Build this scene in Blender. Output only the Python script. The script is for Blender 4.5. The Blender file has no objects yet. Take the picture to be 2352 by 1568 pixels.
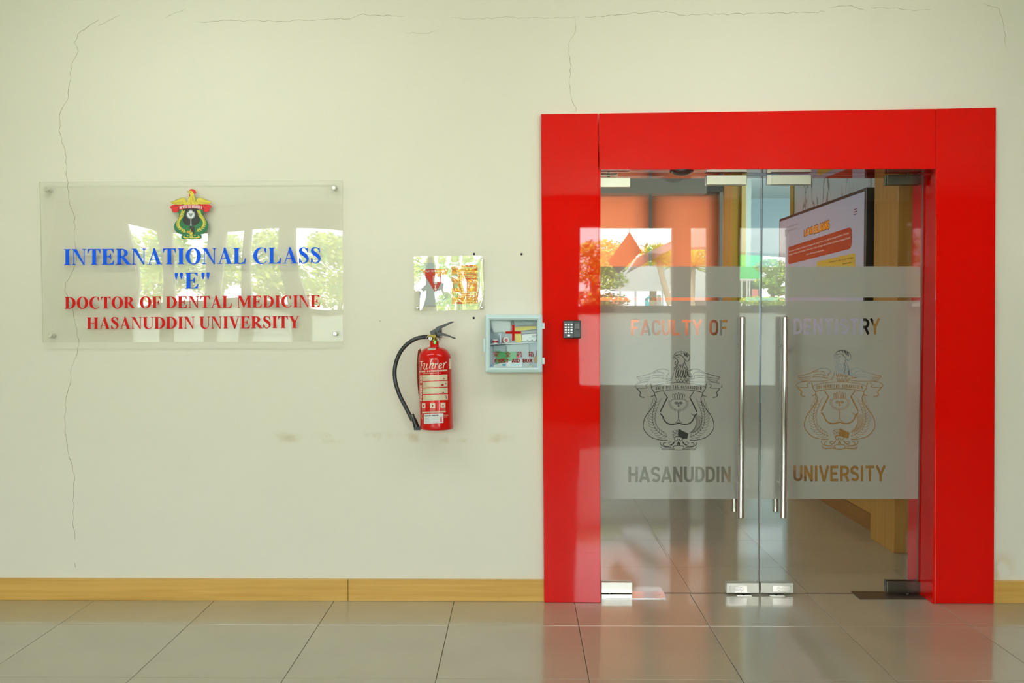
import bpy, bmesh, math, random
from mathutils import Vector, Euler, Matrix, geometry

# ------------------------------------------------------------------ camera, world, sun, exposure
SC = bpy.context.scene
F = 2053.0
CAM = Vector((0.0, -4.43, 1.43))
ROT = Euler((math.pi/2 - math.atan(62/F), 0, math.atan(19/F)), 'XYZ')
cd = bpy.data.cameras.new('camera'); cam = bpy.data.objects.new('camera', cd)
SC.collection.objects.link(cam); cam.location = CAM; cam.rotation_euler = ROT
cd.sensor_width = 36; cd.lens = F/2352*36; cd.clip_start = .05; cd.clip_end = 300
SC.camera = cam
W = bpy.data.worlds.new('world'); SC.world = W; W.use_nodes = True
SKY = 15.5
nt = W.node_tree; nt.nodes.clear()
wo = nt.nodes.new('ShaderNodeOutputWorld'); wb = nt.nodes.new('ShaderNodeBackground')
tc = nt.nodes.new('ShaderNodeTexCoord'); sp = nt.nodes.new('ShaderNodeSeparateXYZ')
cr = nt.nodes.new('ShaderNodeValToRGB')
cr.color_ramp.elements[0].position = 0.0; cr.color_ramp.elements[0].color = (.98, .97, .96, 1)
cr.color_ramp.elements[1].position = 0.9; cr.color_ramp.elements[1].color = (.62, .80, 1.0, 1)
nt.links.new(tc.outputs['Generated'], sp.inputs[0]); nt.links.new(sp.outputs['Z'], cr.inputs[0])
nt.links.new(cr.outputs[0], wb.inputs[0]); nt.links.new(wb.outputs[0], wo.inputs[0])
wb.inputs[1].default_value = SKY
sd = bpy.data.lights.new('sun', 'SUN'); sun = bpy.data.objects.new('sun', sd)
SC.collection.objects.link(sun); sd.energy = 26; sd.angle = .02; sd.color = (1, .96, .86)
sun.rotation_euler = Vector((.35, -.75, -1.0)).to_track_quat('-Z', 'Y').to_euler()

def area(name, loc, aim, sx, sy, power, col=(1, 1, 1)):
    d = bpy.data.lights.new(name, 'AREA'); d.shape = 'RECTANGLE'; d.size = sx; d.size_y = sy
    d.energy = power; d.color = col
    o = bpy.data.objects.new(name, d); SC.collection.objects.link(o); o.location = loc
    o.rotation_euler = Vector(aim).to_track_quat('-Z', 'Y').to_euler()
    return o
# unseen fill lights, added to brighten the corridor wall and the inner room
for lx, lp in ((-1.5, 19), (1.2, 20)):
    area('fill_light', (lx, -1.4, 2.96), (0, .8, -1), 1.9, .5, lp, (1, .985, .97))
area('fill_light', (-1.2, 2.9, 2.97), (0.3, 0, -1), 1.2, 1.6, 85, (.84, .96, 1))  # neutral fill added for the inner room, out of view
area('fill_light', (3.75, 5.0, 2.95), (-.15, .9, -1), .7, 1.2, 90, (.86, .97, 1))  # fill added to lift the passage end wall, no fixture there
for px_, w_ in ((-4.0, 4.2), (-1.0, 4.2), (2.2, 3.2)):           # sky portals in the corridor windows
    p = area('window_portal', (px_, -7.75, 1.75), (0, 1, 0), w_ if w_ < 4 else 3.0, 1.8, 1)
    p.data.cycles.is_portal = True
VS = SC.view_settings
SC.display_settings.display_device = 'sRGB'
VS.view_transform = 'Standard'; VS.look = 'None'; VS.gamma = 1; VS.exposure = 0.22; VS.use_curve_mapping = False
cy = SC.cycles
cy.use_denoising = True
cy.max_bounces = 9; cy.diffuse_bounces = 4; cy.glossy_bounces = 5; cy.transmission_bounces = 6; cy.transparent_max_bounces = 24
cy.caustics_reflective = False; cy.caustics_refractive = False; cy.sample_clamp_indirect = 6

# ------------------------------------------------------------------ helpers
RM = ROT.to_matrix()
def ray(px, py): return RM @ Vector(((px-1176)/F, (784-py)/F, -1))
def P(px, py, Y=0.0):
    d = ray(px, py); t = (Y-CAM.y)/d.y; return CAM + d*t
def PX(px, py, X):
    d = ray(px, py); t = (X-CAM.x)/d.x; return CAM + d*t
def PZ(px, py, Z=0.0):
    d = ray(px, py); t = (Z-CAM.z)/d.z; return CAM + d*t
GY = .127                                        # glass plane; things seen mirrored in it stand at V(...)
def V(px, py, dv):
    p = P(px, py, CAM.y+dv); return Vector((p.x, 2*GY-p.y, p.z))
def lin(c):
    return tuple((x/255/12.92 if x/255 <= .04045 else ((x/255+.055)/1.055)**2.4) for x in c)
MATS = {}
def mat(name, col, rough=.5, metal=0, coat=0, emit=0, spec=.5, bump=None, var=None, trans=0, coat_rough=.03):
    if name in MATS: return MATS[name]
    m = bpy.data.materials.new(name); m.use_nodes = True
    n = m.node_tree.nodes; l = m.node_tree.links; b = n['Principled BSDF']
    c = lin(col)
    b.inputs['Base Color'].default_value = (*c, 1); b.inputs['Roughness'].default_value = rough
    b.inputs['Metallic'].default_value = metal; b.inputs['Coat Weight'].default_value = coat
    b.inputs['Coat Roughness'].default_value = coat_rough
    b.inputs['Specular IOR Level'].default_value = spec
    if emit:
        b.inputs['Emission Color'].default_value = (*c, 1); b.inputs['Emission Strength'].default_value = emit
    if trans: b.inputs['Transmission Weight'].default_value = trans
    if bump or var:
        t = n.new('ShaderNodeTexCoord')
    if bump:                                     # (scale, strength, distance)
        no = n.new('ShaderNodeTexNoise'); no.inputs['Scale'].default_value = bump[0]; no.inputs['Detail'].default_value = bump[3] if len(bump) > 3 else 3
        bu = n.new('ShaderNodeBump'); bu.inputs['Strength'].default_value = bump[1]; bu.inputs['Distance'].default_value = bump[2]
        l.new(t.outputs['Object'], no.inputs['Vector']); l.new(no.outputs[0], bu.inputs['Height']); l.new(bu.outputs[0], b.inputs['Normal'])
        if coat: l.new(bu.outputs[0], b.inputs['Coat Normal'])
    if var:                                      # (scale, amount)
        no = n.new('ShaderNodeTexNoise'); no.inputs['Scale'].default_value = var[0]; no.inputs['Detail'].default_value = 4
        r = n.new('ShaderNodeValToRGB'); a = var[1]
        r.color_ramp.elements[0].position = .3; r.color_ramp.elements[1].position = .7
        r.color_ramp.elements[0].color = (*[x*(1-a) for x in c], 1); r.color_ramp.elements[1].color = (*[min(1, x*(1+a)) for x in c], 1)
        l.new(t.outputs['Object'], no.inputs['Vector']); l.new(no.outputs[0], r.inputs[0]); l.new(r.outputs[0], b.inputs['Base Color'])
    MATS[name] = m; return m
def wood(name, c1, c2, axis='X', rough=.4, scale=1.0):
    if name in MATS: return MATS[name]
    m = bpy.data.materials.new(name); m.use_nodes = True
    n = m.node_tree.nodes; l = m.node_tree.links; b = n['Principled BSDF']
    t = n.new('ShaderNodeTexCoord'); mp = n.new('ShaderNodeMapping'); no = n.new('ShaderNodeTexNoise'); r = n.new('ShaderNodeValToRGB')
    s = {'X': (.9, 26, 26), 'Z': (26, 26, .9), 'Y': (26, .9, 26)}[axis]
    mp.inputs['Scale'].default_value = tuple(x*scale for x in s)
    no.inputs['Scale'].default_value = 1.6; no.inputs['Detail'].default_value = 5; no.inputs['Distortion'].default_value = .5
    r.color_ramp.elements[0].position = .32; r.color_ramp.elements[1].position = .68
    r.color_ramp.elements[0].color = (*lin(c1), 1); r.color_ramp.elements[1].color = (*lin(c2), 1)
    l.new(t.outputs['Object'], mp.inputs[0]); l.new(mp.outputs[0], no.inputs['Vector']); l.new(no.outputs[0], r.inputs[0]); l.new(r.outputs[0], b.inputs['Base Color'])
    b.inputs['Roughness'].default_value = rough
    MATS[name] = m; return m

class MB:
    def __init__(s): s.v = []; s.f = []; s.sm = False
    def add(s, vs, fs):
        k = len(s.v); s.v += [Vector(v) for v in vs]; s.f += [tuple(i+k for i in f) for f in fs]; return s
    def box(s, x0, x1, y0, y1, z0, z1):
        return s.add([(x0,y0,z0),(x1,y0,z0),(x1,y1,z0),(x0,y1,z0),(x0,y0,z1),(x1,y0,z1),(x1,y1,z1),(x0,y1,z1)],
                     [(0,3,2,1),(4,5,6,7),(0,1,5,4),(1,2,6,5),(2,3,7,6),(3,0,4,7)])
    def prism(s, front, off):
        """front: list of 3D points; off: offset vector to the back face"""
        n = len(front); off = Vector(off)
        vs = [Vector(p) for p in front] + [Vector(p)+off for p in front]
        return s.add(vs, [tuple(range(n)), tuple(range(2*n-1, n-1, -1))] + [(i, i+n, (i+1) % n+n, (i+1) % n) for i in range(n)])
    def pp(s, poly, Y, th):                      # polygon given in photo pixels on plane y=Y, th thick towards the wall
        return s.prism([P(x, y, Y) for x, y in poly], (0, th, 0))
    def tube(s, pts, r, n=12, cap=True):
        pts = [Vector(p) for p in pts]; rs = r if isinstance(r, (list, tuple)) else [r]*len(pts)
        rings = []; up = None
        for i, p in enumerate(pts):
            t = (pts[min(i+1, len(pts)-1)] - pts[max(i-1, 0)]).normalized()
            if up is None: up = t.orthogonal().normalized()
            up = (up - t*up.dot(t)).normalized(); w = t.cross(up)
            rings.append([p + (up*math.cos(2*math.pi*k/n) + w*math.sin(2*math.pi*k/n))*rs[i] for k in range(n)])
        k0 = len(s.v)
        for rg in rings: s.v += rg
        for i in range(len(rings)-1):
            for k in range(n):
                a = k0+i*n+k; b = k0+i*n+(k+1) % n
                s.f.append((a, b, b+n, a+n))
        if cap:
            s.f.append(tuple(k0+k for k in range(n-1, -1, -1))); e = k0+(len(rings)-1)*n; s.f.append(tuple(e+k for k in range(n)))
        s.sm = True; return s
    def lathe(s, prof, c=(0, 0, 0), n=32, axis='Z', a0=0, a1=2*math.pi):
        c = Vector(c); k0 = len(s.v); full = abs(a1-a0-2*math.pi) < 1e-6; m = n if full else n+1
        for r, h in prof:
            for k in range(m):
                a = a0+(a1-a0)*k/n; u, w = r*math.cos(a), r*math.sin(a)
                s.v.append(c + {'Z': Vector((u, w, h)), 'Y': Vector((u, h, w)), 'X': Vector((h, u, w))}[axis])
        for i in range(len(prof)-1):
            for k in range(n):
                a = k0+i*m+k; b = k0+i*m+(k+1) % m
                s.f.append((a, b, b+m, a+m))
        s.sm = True; return s
    def build(s, name, material, parent=None, bevel=0, seg=2, smooth=None, sub=0, solid=0):
        me = bpy.data.meshes.new(name)
        off = Vector((0, 0, 0)); q = parent
        while q: off += q.location; q = q.parent
        me.from_pydata([tuple(v-off) for v in s.v], [], s.f); me.validate()
        bm = bmesh.new(); bm.from_mesh(me); bmesh.ops.recalc_face_normals(bm, faces=bm.faces); bm.to_mesh(me); bm.free()
        if material: me.materials.append(material)
        o = bpy.data.objects.new(name, me); SC.collection.objects.link(o)
        if parent: o.parent = parent
        if solid:
            q = o.modifiers.new('solid', 'SOLIDIFY'); q.thickness = solid
        if smooth if smooth is not None else s.sm:
            me.polygons.foreach_set('use_smooth', [True]*len(me.polygons))
            e = o.modifiers.new('split', 'EDGE_SPLIT'); e.split_angle = math.radians(40)
        if bevel:
            b = o.modifiers.new('bevel', 'BEVEL'); b.width = bevel; b.segments = seg; b.limit_method = 'ANGLE'
        return o
def tag(o, label=None, cat=None, group=None, kind=None):
    if label: o['label'] = label
    if cat: o['category'] = cat
    if group: o['group'] = group
    if kind: o['kind'] = kind
    return o
def empty(name, loc, label=None, cat=None, group=None, kind=None):
    o = bpy.data.objects.new(name, None); SC.collection.objects.link(o); o.location = loc; o.empty_display_size = .1
    return tag(o, label, cat, group, kind)
def dup(o, loc):
    def cp(a, par):
        c = a.copy(); SC.collection.objects.link(c); c.parent = par
        for ch in [x for x in SC.objects if x.parent == a]: cp(ch, c)
        return c
    c = cp(o, None); c.location = loc; return c
def arc(cx, cy, rx, ry, a0, a1, n=10):
    return [(cx+rx*math.cos(math.radians(a0+(a1-a0)*i/n)), cy+ry*math.sin(math.radians(a0+(a1-a0)*i/n))) for i in range(n+1)]
def stroke(pts, hw):
    """list of quads along a 2D polyline, hw half width (number or per-point list)"""
    if not isinstance(hw, (list, tuple)): pts = [p for i, p in enumerate(pts) if i == 0 or math.dist(p, pts[i-1]) > 1e-7]
    n = len(pts); h = hw if isinstance(hw, (list, tuple)) else [hw]*n
    closed = n > 3 and math.dist(pts[0], pts[-1]) < 1e-6
    L, R = [], []
    for i, (x, y) in enumerate(pts):
        a = pts[i-1] if i else (pts[-2] if closed else pts[0]); b = pts[i+1] if i < n-1 else (pts[1] if closed else pts[-1])
        d1 = (x-a[0], y-a[1]); d2 = (b[0]-x, b[1]-y)
        l1 = math.hypot(*d1); l2 = math.hypot(*d2)
        u1 = (d1[0]/l1, d1[1]/l1) if l1 > 1e-9 else (d2[0]/l2, d2[1]/l2)
        u2 = (d2[0]/l2, d2[1]/l2) if l2 > 1e-9 else u1
        t = (u1[0]+u2[0], u1[1]+u2[1]); tl = math.hypot(*t)
        if tl < .2: t = u2; tl = 1
        t = (t[0]/tl, t[1]/tl); k = min(1.6, 1/max(.3, t[0]*u2[0]+t[1]*u2[1]))
        L.append((x-t[1]*h[i]*k, y+t[0]*h[i]*k)); R.append((x+t[1]*h[i]*k, y-t[0]*h[i]*k))
    return [[L[i], L[i+1], R[i+1], R[i]] for i in range(n-1)]
def spline(pts, n=6):
    out = []
    for i in range(len(pts)-1):
        p0 = pts[max(i-1, 0)]; p1 = pts[i]; p2 = pts[i+1]; p3 = pts[min(i+2, len(pts)-1)]
        for k in range(n):
            t = k/n
            out.append(tuple(.5*((2*b)+(-a+c)*t+(2*a-5*b+4*c-d)*t*t+(-a+3*b-3*c+d)*t**3) for a, b, c, d in zip(p0, p1, p2, p3)))
    out.append(tuple(pts[-1])); return out
_dg = None
def text(body, fn, material, parent, name='lettering', shear=0, bold=0, res=3, spacing=1):
    """flat text mesh; fn(u,v) maps the text's box (u,v in 0..1) into the scene"""
    cu = bpy.data.curves.new('t', 'FONT'); cu.body = body; cu.shear = shear; cu.offset = bold; cu.resolution_u = res; cu.space_character = spacing
    ob = bpy.data.objects.new('t', cu); SC.collection.objects.link(ob)
    bpy.context.view_layer.update()
    me = bpy.data.meshes.new_from_object(ob.evaluated_get(bpy.context.evaluated_depsgraph_get()))
    bpy.data.objects.remove(ob); bpy.data.curves.remove(cu)
    if not me.vertices: return None
    xs = [v.co.x for v in me.vertices]; ys = [v.co.y for v in me.vertices]
    x0, x1, y0, y1 = min(xs), max(xs), min(ys), max(ys)
    off = Vector((0, 0, 0)); q = parent
    while q: off += q.location; q = q.parent
    for v in me.vertices: v.co = fn((v.co.x-x0)/(x1-x0), (v.co.y-y0)/(y1-y0)) - off
    me.materials.clear(); me.materials.append(material); me.name = name
    o = bpy.data.objects.new(name, me); SC.collection.objects.link(o); o.parent = parent
    return o
def pxbox(x0, y0, x1, y1, Y, dy=0):              # text box in photo pixels on a plane y=Y (dy: rise of the right end)
    return lambda u, v: P(x0+(x1-x0)*u, y1+(y0-y1)*v - dy*u, Y)

# ------------------------------------------------------------------ letter shapes (serif capitals: lists of polygons, cap height 1)
def rect(x0, y0, x1, y1): return [(x0, y0), (x1, y0), (x1, y1), (x0, y1)]
def stem(x0, x1, e=.10, top=1, bot=1, y0=0, y1=1):
    if x1-x0 > .15: x0 -= .010; x1 += .022
    r = [rect(x0, y0, x1, y1)]
    if bot: r += [rect(x0-e, 0, x1+e, .035), [(x0-e*.5, .03), (x0, .03), (x0, .09)], [(x1, .09), (x1, .03), (x1+e*.5, .03)]]
    if top: r += [rect(x0-e, .965, x1+e, 1), [(x0-e*.5, .97), (x0, .91), (x0, .97)], [(x1, .97), (x1, .91), (x1+e*.5, .97)]]
    return r
def ring(o, i, a0, a1, n=24):
    A = arc(*o, a0, a1, n); B = arc(*i, a0, a1, n)
    return [[A[k], A[k+1], B[k+1], B[k]] for k in range(n)]
S_, T_ = .22, .05
SER = {
 'I': (.575, stem(.18, .40)),
 'H': (1.151, stem(.16, .37)+stem(.78, .99)+[rect(.3, .47, .85, .53)]),
 'N': (1.068, stem(.15, .20, .12, bot=1)+[[(.10, 1), (.36, 1), (.90, .02), (.90, -.02), (.84, -.02), (.15, .93)]]+stem(.85, .90, .12, bot=0)),
 'T': (.987, stem(.38, .60, top=0)+[rect(.05, .95, .93, 1), [(.05, 1), (.05, .72), (.085, .72), (.14, .88), (.25, .95)], [(.93, 1), (.73, .95), (.84, .88), (.895, .72), (.93, .72)]]),
 'E': (.987, stem(.14, .36, e=.10)+[rect(.3, .95, .84, 1), rect(.3, 0, .86, .05), [(.62, .95), (.84, .95), (.84, .74), (.81, .74), (.76, .87)], [(.60, .05), (.76, .12), (.86, .29), (.89, .29), (.86, .05)], rect(.3, .48, .60, .53), [(.54, .505), (.64, .70), (.67, .70), (.67, .32), (.64, .32)]]),
 'F': (.904, stem(.14, .36)+[rect(.3, .95, .80, 1), [(.58, .95), (.80, .95), (.80, .72), (.77, .72), (.72, .87)], rect(.3, .47, .58, .52), [(.50, .495), (.62, .69), (.65, .69), (.65, .30), (.62, .30)]]),
 'L': (.987, stem(.14, .36)+[rect(.3, 0, .86, .05), [(.56, .05), (.76, .13), (.86, .36), (.90, .36), (.86, .04)]]),
 'D': (1.068, stem(.13, .35, e=.10)+ring((.42, .5, .60, .5), (.42, .5, .33, .45), -90, 90)+[rect(.3, .95, .44, 1), rect(.3, 0, .44, .05)]),
 'O': (1.151, ring((.575, .5, .52, .525), (.575, .5, .25, .475), 0, 360, 40)),
 'C': (1.068, ring((.60, .5, .54, .525), (.68, .5, .36, .47), 48, 318, 34)+[[(.90, .99), (.94, .99), (.95, .66), (.91, .66), (.80, .84), (.84, .92)]]),
 'R': (1.068, stem(.13, .35)+ring((.42, .735, .42, .265), (.42, .735, .18, .215), -90, 90, 18)+[rect(.3, .95, .44, 1), rect(.3, .47, .44, .52), [(.36, .49), (.60, .49), (1.02, .03), (1.06, .03), (1.06, 0), (.76, 0)]]),
 'S': (.822, stroke(spline([(.64, .80), (.56, .93), (.40, .985), (.25, .95), (.17, .84), (.22, .70), (.40, .57), (.58, .43), (.66, .28), (.60, .12), (.42, .015), (.26, .05), (.13, .24)], 4), [.02+.09*max(0, math.sin(math.pi*max(0, min(1, (i-10)/28)))) + .012 for i in range(49)])+[[(.65, .99), (.68, .99), (.69, .68), (.65, .68), (.58, .86)], [(.08, .02), (.12, .02), (.20, .14), (.13, .34), (.09, .34)]]),
 'U': (1.068, stem(.13, .35, bot=0, y0=.32)+stem(.86, .905, .12, bot=0, y0=.32)+ring((.5175, .33, .3875, .355), (.605, .33, .255, .275), 180, 360, 22)),
 'A': (1.068, [[(.50, 1.02), (.56, 1.02), (.20, .02), (.145, .02)], [(.46, 1.02), (.57, 1.02), (.96, .02), (.70, .02), (.44, .78)], rect(.27, .30, .72, .35), rect(.01, 0, .34, .035), rect(.58, 0, 1.06, .035)]),
 'V': (1.068, [[(.11, .98), (.37, .98), (.62, .26), (.60, -.02), (.52, -.02)], [(.86, .98), (.91, .98), (.60, -.02), (.54, -.02), (.56, .1)], rect(.01, .965, .49, 1), rect(.73, .965, 1.05, 1)]),
 'Y': (1.068, stem(.43, .65, top=0, y1=.48)+[[(.11, .98), (.37, .98), (.62, .52), (.65, .40), (.43, .40)], [(.84, .98), (.90, .98), (.65, .44), (.58, .44), (.56, .50)], rect(.01, .965, .47, 1), rect(.72, .965, 1.05, 1)]),
 'M': (1.396, stem(.15, .20, .12, top=0)+stem(1.01, 1.23, .10)+[rect(.04, .965, .38, 1), [(.13, 1), (.40, 1), (.74, .30), (.64, .0)], [(1.02, 1), (.96, .9), (.60, .02), (.66, .0), (1.05, .86)]]),
 '"': (.75, [[(.12, .98), (.18, 1), (.25, 1), (.31, .98), (.30, .80), (.245, .58), (.19, .58), (.13, .80)], [(.45, .98), (.51, 1), (.58, 1), (.64, .98), (.63, .80), (.575, .58), (.52, .58), (.46, .80)]]),
 ' ': (.37, []),
}
def serif_line(body, x0, x1, yb0, yb1, cap, Y, material, parent, th=.002):
    """baseline from (x0,yb0) to (x1,yb1) in photo pixels, cap height in pixels; one object per letter"""
    adv = [SER[c][0] for c in body]; tot = sum(adv); k = (x1-x0)/tot; x = 0
    for c, a in zip(body, adv):
        if SER[c][1]:
            m = MB()
            for poly in SER[c][1]:
                q = [(x0+k*(x+u), yb0+(yb1-yb0)*(x+u)/tot-cap*v) for u, v in poly]
                m.pp(q, Y, th)
            m.build('letter', material, parent)
        x += a
# sans capitals for the frosted film: strokes, width .6, cap height 1
h_ = .085
SAN = {
 'F': [[(.1, 0), (.1, 1)], [(.1, .915), (.55, .915)], [(.1, .47), (.48, .47)]],
 'E': [[(.1, 0), (.1, 1)], [(.1, .915), (.55, .915)], [(.1, .50), (.49, .50)], [(.1, .085), (.55, .085)]],
 'L': [[(.1, 0), (.1, 1)], [(.1, .085), (.55, .085)]],
 'T': [[(.33, 0), (.33, 1)], [(.03, .915), (.63, .915)]],
 'I': [[(.13, 0), (.13, 1)]],
 'H': [[(.1, 0), (.1, 1)], [(.54, 0), (.54, 1)], [(.1, .5), (.54, .5)]],
 'N': [[(.1, 0), (.1, 1)], [(.54, 0), (.54, 1)], [(.1, .97), (.54, .03)]],
 'A': [[(.06, 0), (.34, 1)], [(.62, 0), (.34, 1)], [(.14, .25), (.54, .25)]],
 'V': [[(.06, 1), (.33, 0)], [(.60, 1), (.33, 0)]],
 'Y': [[(.06, 1), (.33, .45)], [(.60, 1), (.33, .45)], [(.33, 0), (.33, .47)]],
 'U': [[(.1, 1)]+arc(.32, .30, .22, .215, 180, 360, 12)+[(.54, 1)]],
 'O': [[(.1, .30)]+arc(.32, .30, .22, .215, 180, 360, 12)+arc(.32, .70, .22, .215, 0, 180, 12)+[(.1, .30)]],
 'C': [[(.54, .34)]+arc(.32, .30, .22, .215, 0, -180, 12)+arc(.32, .70, .22, .215, 180, 0, 12)+[(.54, .66)]],
 'D': [[(.1, 0), (.1, 1)], [(.1, .085), (.26, .085)]+arc(.26, .38, .27, .295, -90, 0, 8)+arc(.26, .62, .27, .295, 0, 90, 8)+[(.1, .915)]],
 'R': [[(.1, 0), (.1, 1)], [(.1, .915), (.34, .915)]+arc(.34, .68, .2, .235, 90, -90, 10)+[(.1, .445)], [(.34, .445), (.56, 0)]],
 'S': [[(.56, .80)]+arc(.32, .70, .22, .215, 30, 220, 12)+[(.32, .51)]+arc(.32, .29, .22, .205, 40, -150, 12)],
}
SAN['B'] = SAN['P0'] = [[(.1, 0), (.1, 1)], [(.1, .915), (.34, .915)]+arc(.34, .71, .19, .205, 90, -90, 10)+[(.1, .505)], [(.34, .505)]+arc(.34, .295, .21, .21, 90, -90, 10)+[(.1, .085)]]
SAN['P'] = [[(.1, 0), (.1, 1)], [(.1, .915), (.34, .915)]+arc(.34, .68, .2, .235, 90, -90, 10)+[(.1, .445)]]
SAN['G'] = [[(.34, .47), (.54, .47), (.54, .30)]+arc(.32, .30, .22, .215, 0, -180, 12)+arc(.32, .70, .22, .215, 180, 15, 12)]
SAN['K'] = [[(.1, 0), (.1, 1)], [(.56, 1), (.14, .42)], [(.25, .58), (.58, 0)]]
SAN['X'] = [[(.06, 0), (.58, 1)], [(.58, 0), (.06, 1)]]
SAN['W'] = [[(.06, 1), (.24, 0)], [(.24, 0), (.43, 1)], [(.43, 1), (.62, 0)], [(.62, 0), (.80, 1)]]
SAN['M'] = [[(.1, 0), (.1, 1)], [(.70, 0), (.70, 1)], [(.1, .97), (.40, .2)], [(.40, .2), (.70, .97)]]
SAN['0'] = SAN['O']; SAN['6'] = [[(.50, .88), (.36, .915), (.20, .80), (.11, .60), (.1, .30)]+arc(.32, .30, .22, .215, 180, 540, 18)]
del SAN['P0']
SANW = {'W': .86, 'M': .80, 'X': .64, 'K': .62, '0': .64, '6': .64, 'I': .26, 'A': .68, 'T': .66, 'V': .66, 'Y': .66, 'U': .64, 'O': .64, 'H': .64, 'N': .64}
def sans_text(body, fn, material, parent, th, name='lettering', hw=.085):
    """sans lettering through the same kind of map as text(): fn(u,v) with u, v in 0..1"""
    m = MB()
    for q in sans_polys(body, 0, 1, 0, 1, hw):
        m.prism([fn(x, 1-y) for x, y in q], th)
    return m.build(name, material, parent)
def sans_polys(body, x0, x1, y0, y1, hw=h_):
    gap = .07; tot = sum((.35 if c == ' ' else SANW.get(c, .61))+gap for c in body)-gap; k = (x1-x0)/tot; x = 0; out = []
    for c in body:
        if c == ' ': x += .35+gap; continue
        for st in SAN[c]:
            for q in stroke(st, hw):
                out.append([(x0+k*(x+u), y1-(y1-y0)*v) for u, v in q])
        x += SANW.get(c, .61)+gap
    return out

# ------------------------------------------------------------------ materials of the shell
def wall_mat():
    m = bpy.data.materials.new('cream_paint'); m.use_nodes = True
    n = m.node_tree.nodes; l = m.node_tree.links; b = n['Principled BSDF']
    t = n.new('ShaderNodeTexCoord'); no = n.new('ShaderNodeTexNoise'); r = n.new('ShaderNodeValToRGB')
    no.inputs['Scale'].default_value = .55; no.inputs['Detail'].default_value = 3
    r.color_ramp.elements[0].position = .3; r.color_ramp.elements[1].position = .7
    r.color_ramp.elements[0].color = (*lin((225, 223, 207)), 1); r.color_ramp.elements[1].color = (*lin((229, 227, 213)), 1)
    l.new(t.outputs['Object'], no.inputs['Vector']); l.new(no.outputs[0], r.inputs[0])
    last = r.outputs[0]; xyz = n.new('ShaderNodeSeparateXYZ'); l.new(t.outputs['Object'], xyz.inputs[0])
    def smooth(sock, a, b_):
        q = n.new('ShaderNodeMapRange'); q.interpolation_type = 'SMOOTHSTEP'
        q.inputs['From Min'].default_value = a; q.inputs['From Max'].default_value = b_; l.new(sock, q.inputs[0]); return q.outputs[0]
    def mul(a, b_):
        q = n.new('ShaderNodeMath'); q.operation = 'MULTIPLY'
        for i, s in enumerate((a, b_)):
            if isinstance(s, (int, float)): q.inputs[i].default_value = s
            else: l.new(s, q.inputs[i])
        return q.outputs[0]
    # two old stains in the paint: a faint brown line below the extinguisher, a damp patch beside the right skirting
    for (pa, pb, zs, col, sc, lo, hi, amt) in (
        ((640, 996), (1180, 1016), .018, (190, 172, 125), 9, .50, .72, .55),
        ((2268, 1278), (2318, 1332), .05, (206, 182, 132), 8, .36, .56, .75)):
        A = P(*pa); B = P(*pb)
        e = .10 if zs < .03 else .05
        mx = mul(smooth(xyz.outputs[0], A.x-e, A.x+e), smooth(xyz.outputs[0], B.x+e, B.x-e))
        mz = mul(smooth(xyz.outputs[2], B.z-zs, B.z+zs), smooth(xyz.outputs[2], A.z+zs, A.z-zs))
        q = n.new('ShaderNodeTexNoise'); q.inputs['Scale'].default_value = sc; q.inputs['Detail'].default_value = 6; l.new(t.outputs['Object'], q.inputs['Vector'])
        f = mul(mul(mx, mz), mul(smooth(q.outputs[0], lo, hi), amt))
        mi = n.new('ShaderNodeMix'); mi.data_type = 'RGBA'; l.new(f, mi.inputs[0]); l.new(last, mi.inputs[6]); mi.inputs[7].default_value = (*lin(col), 1)
        last = mi.outputs[2]
    l.new(last, b.inputs['Base Color']); b.inputs['Roughness'].default_value = .55; b.inputs['Specular IOR Level'].default_value = .35
    bn = n.new('ShaderNodeTexNoise'); bn.inputs['Scale'].default_value = 60; bu = n.new('ShaderNodeBump'); bu.inputs['Strength'].default_value = .06; bu.inputs['Distance'].default_value = .002
    l.new(t.outputs['Object'], bn.inputs['Vector']); l.new(bn.outputs[0], bu.inputs['Height']); l.new(bu.outputs[0], b.inputs['Normal'])
    return m
M_wall = wall_mat()
M_white = mat('white_paint', (232, 232, 226), .6)
M_grey = mat('pale_grey_paint', (176, 186, 186), .6)
M_red = mat('red_gloss_laminate', (217, 8, 3), .6, coat=.8, spec=0, bump=(2.2, .28, .006, 0), coat_rough=.02)
M_tile = mat('beige_polished_tile', (166, 160, 138), .32, coat=.9, var=(2.5, .06), coat_rough=.07)
M_joint = mat('tile_joint', (96, 84, 60), .8)
M_steel = mat('brushed_steel', (222, 220, 212), .30, metal=1, bump=(30, .03, .001))
M_chrome = mat('polished_steel', (222, 222, 220), .10, metal=1)
M_dsteel = mat('dark_steel', (110, 106, 100), .25, metal=1)
M_black = mat('black_plastic', (26, 27, 29), .35)
M_skirt = wood('skirting_wood', (196, 152, 72), (214, 172, 92), 'X', .38)
M_pil = wood('honey_wood', (190, 132, 52), (204, 148, 66), 'Z', .42)
M_dark = mat('dark_gap', (22, 18, 14), .9)
M_crack = mat('crack_line', (150, 146, 118), .9)
M_crack2 = mat('crack_line_dark', (116, 110, 84), .9)

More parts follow.
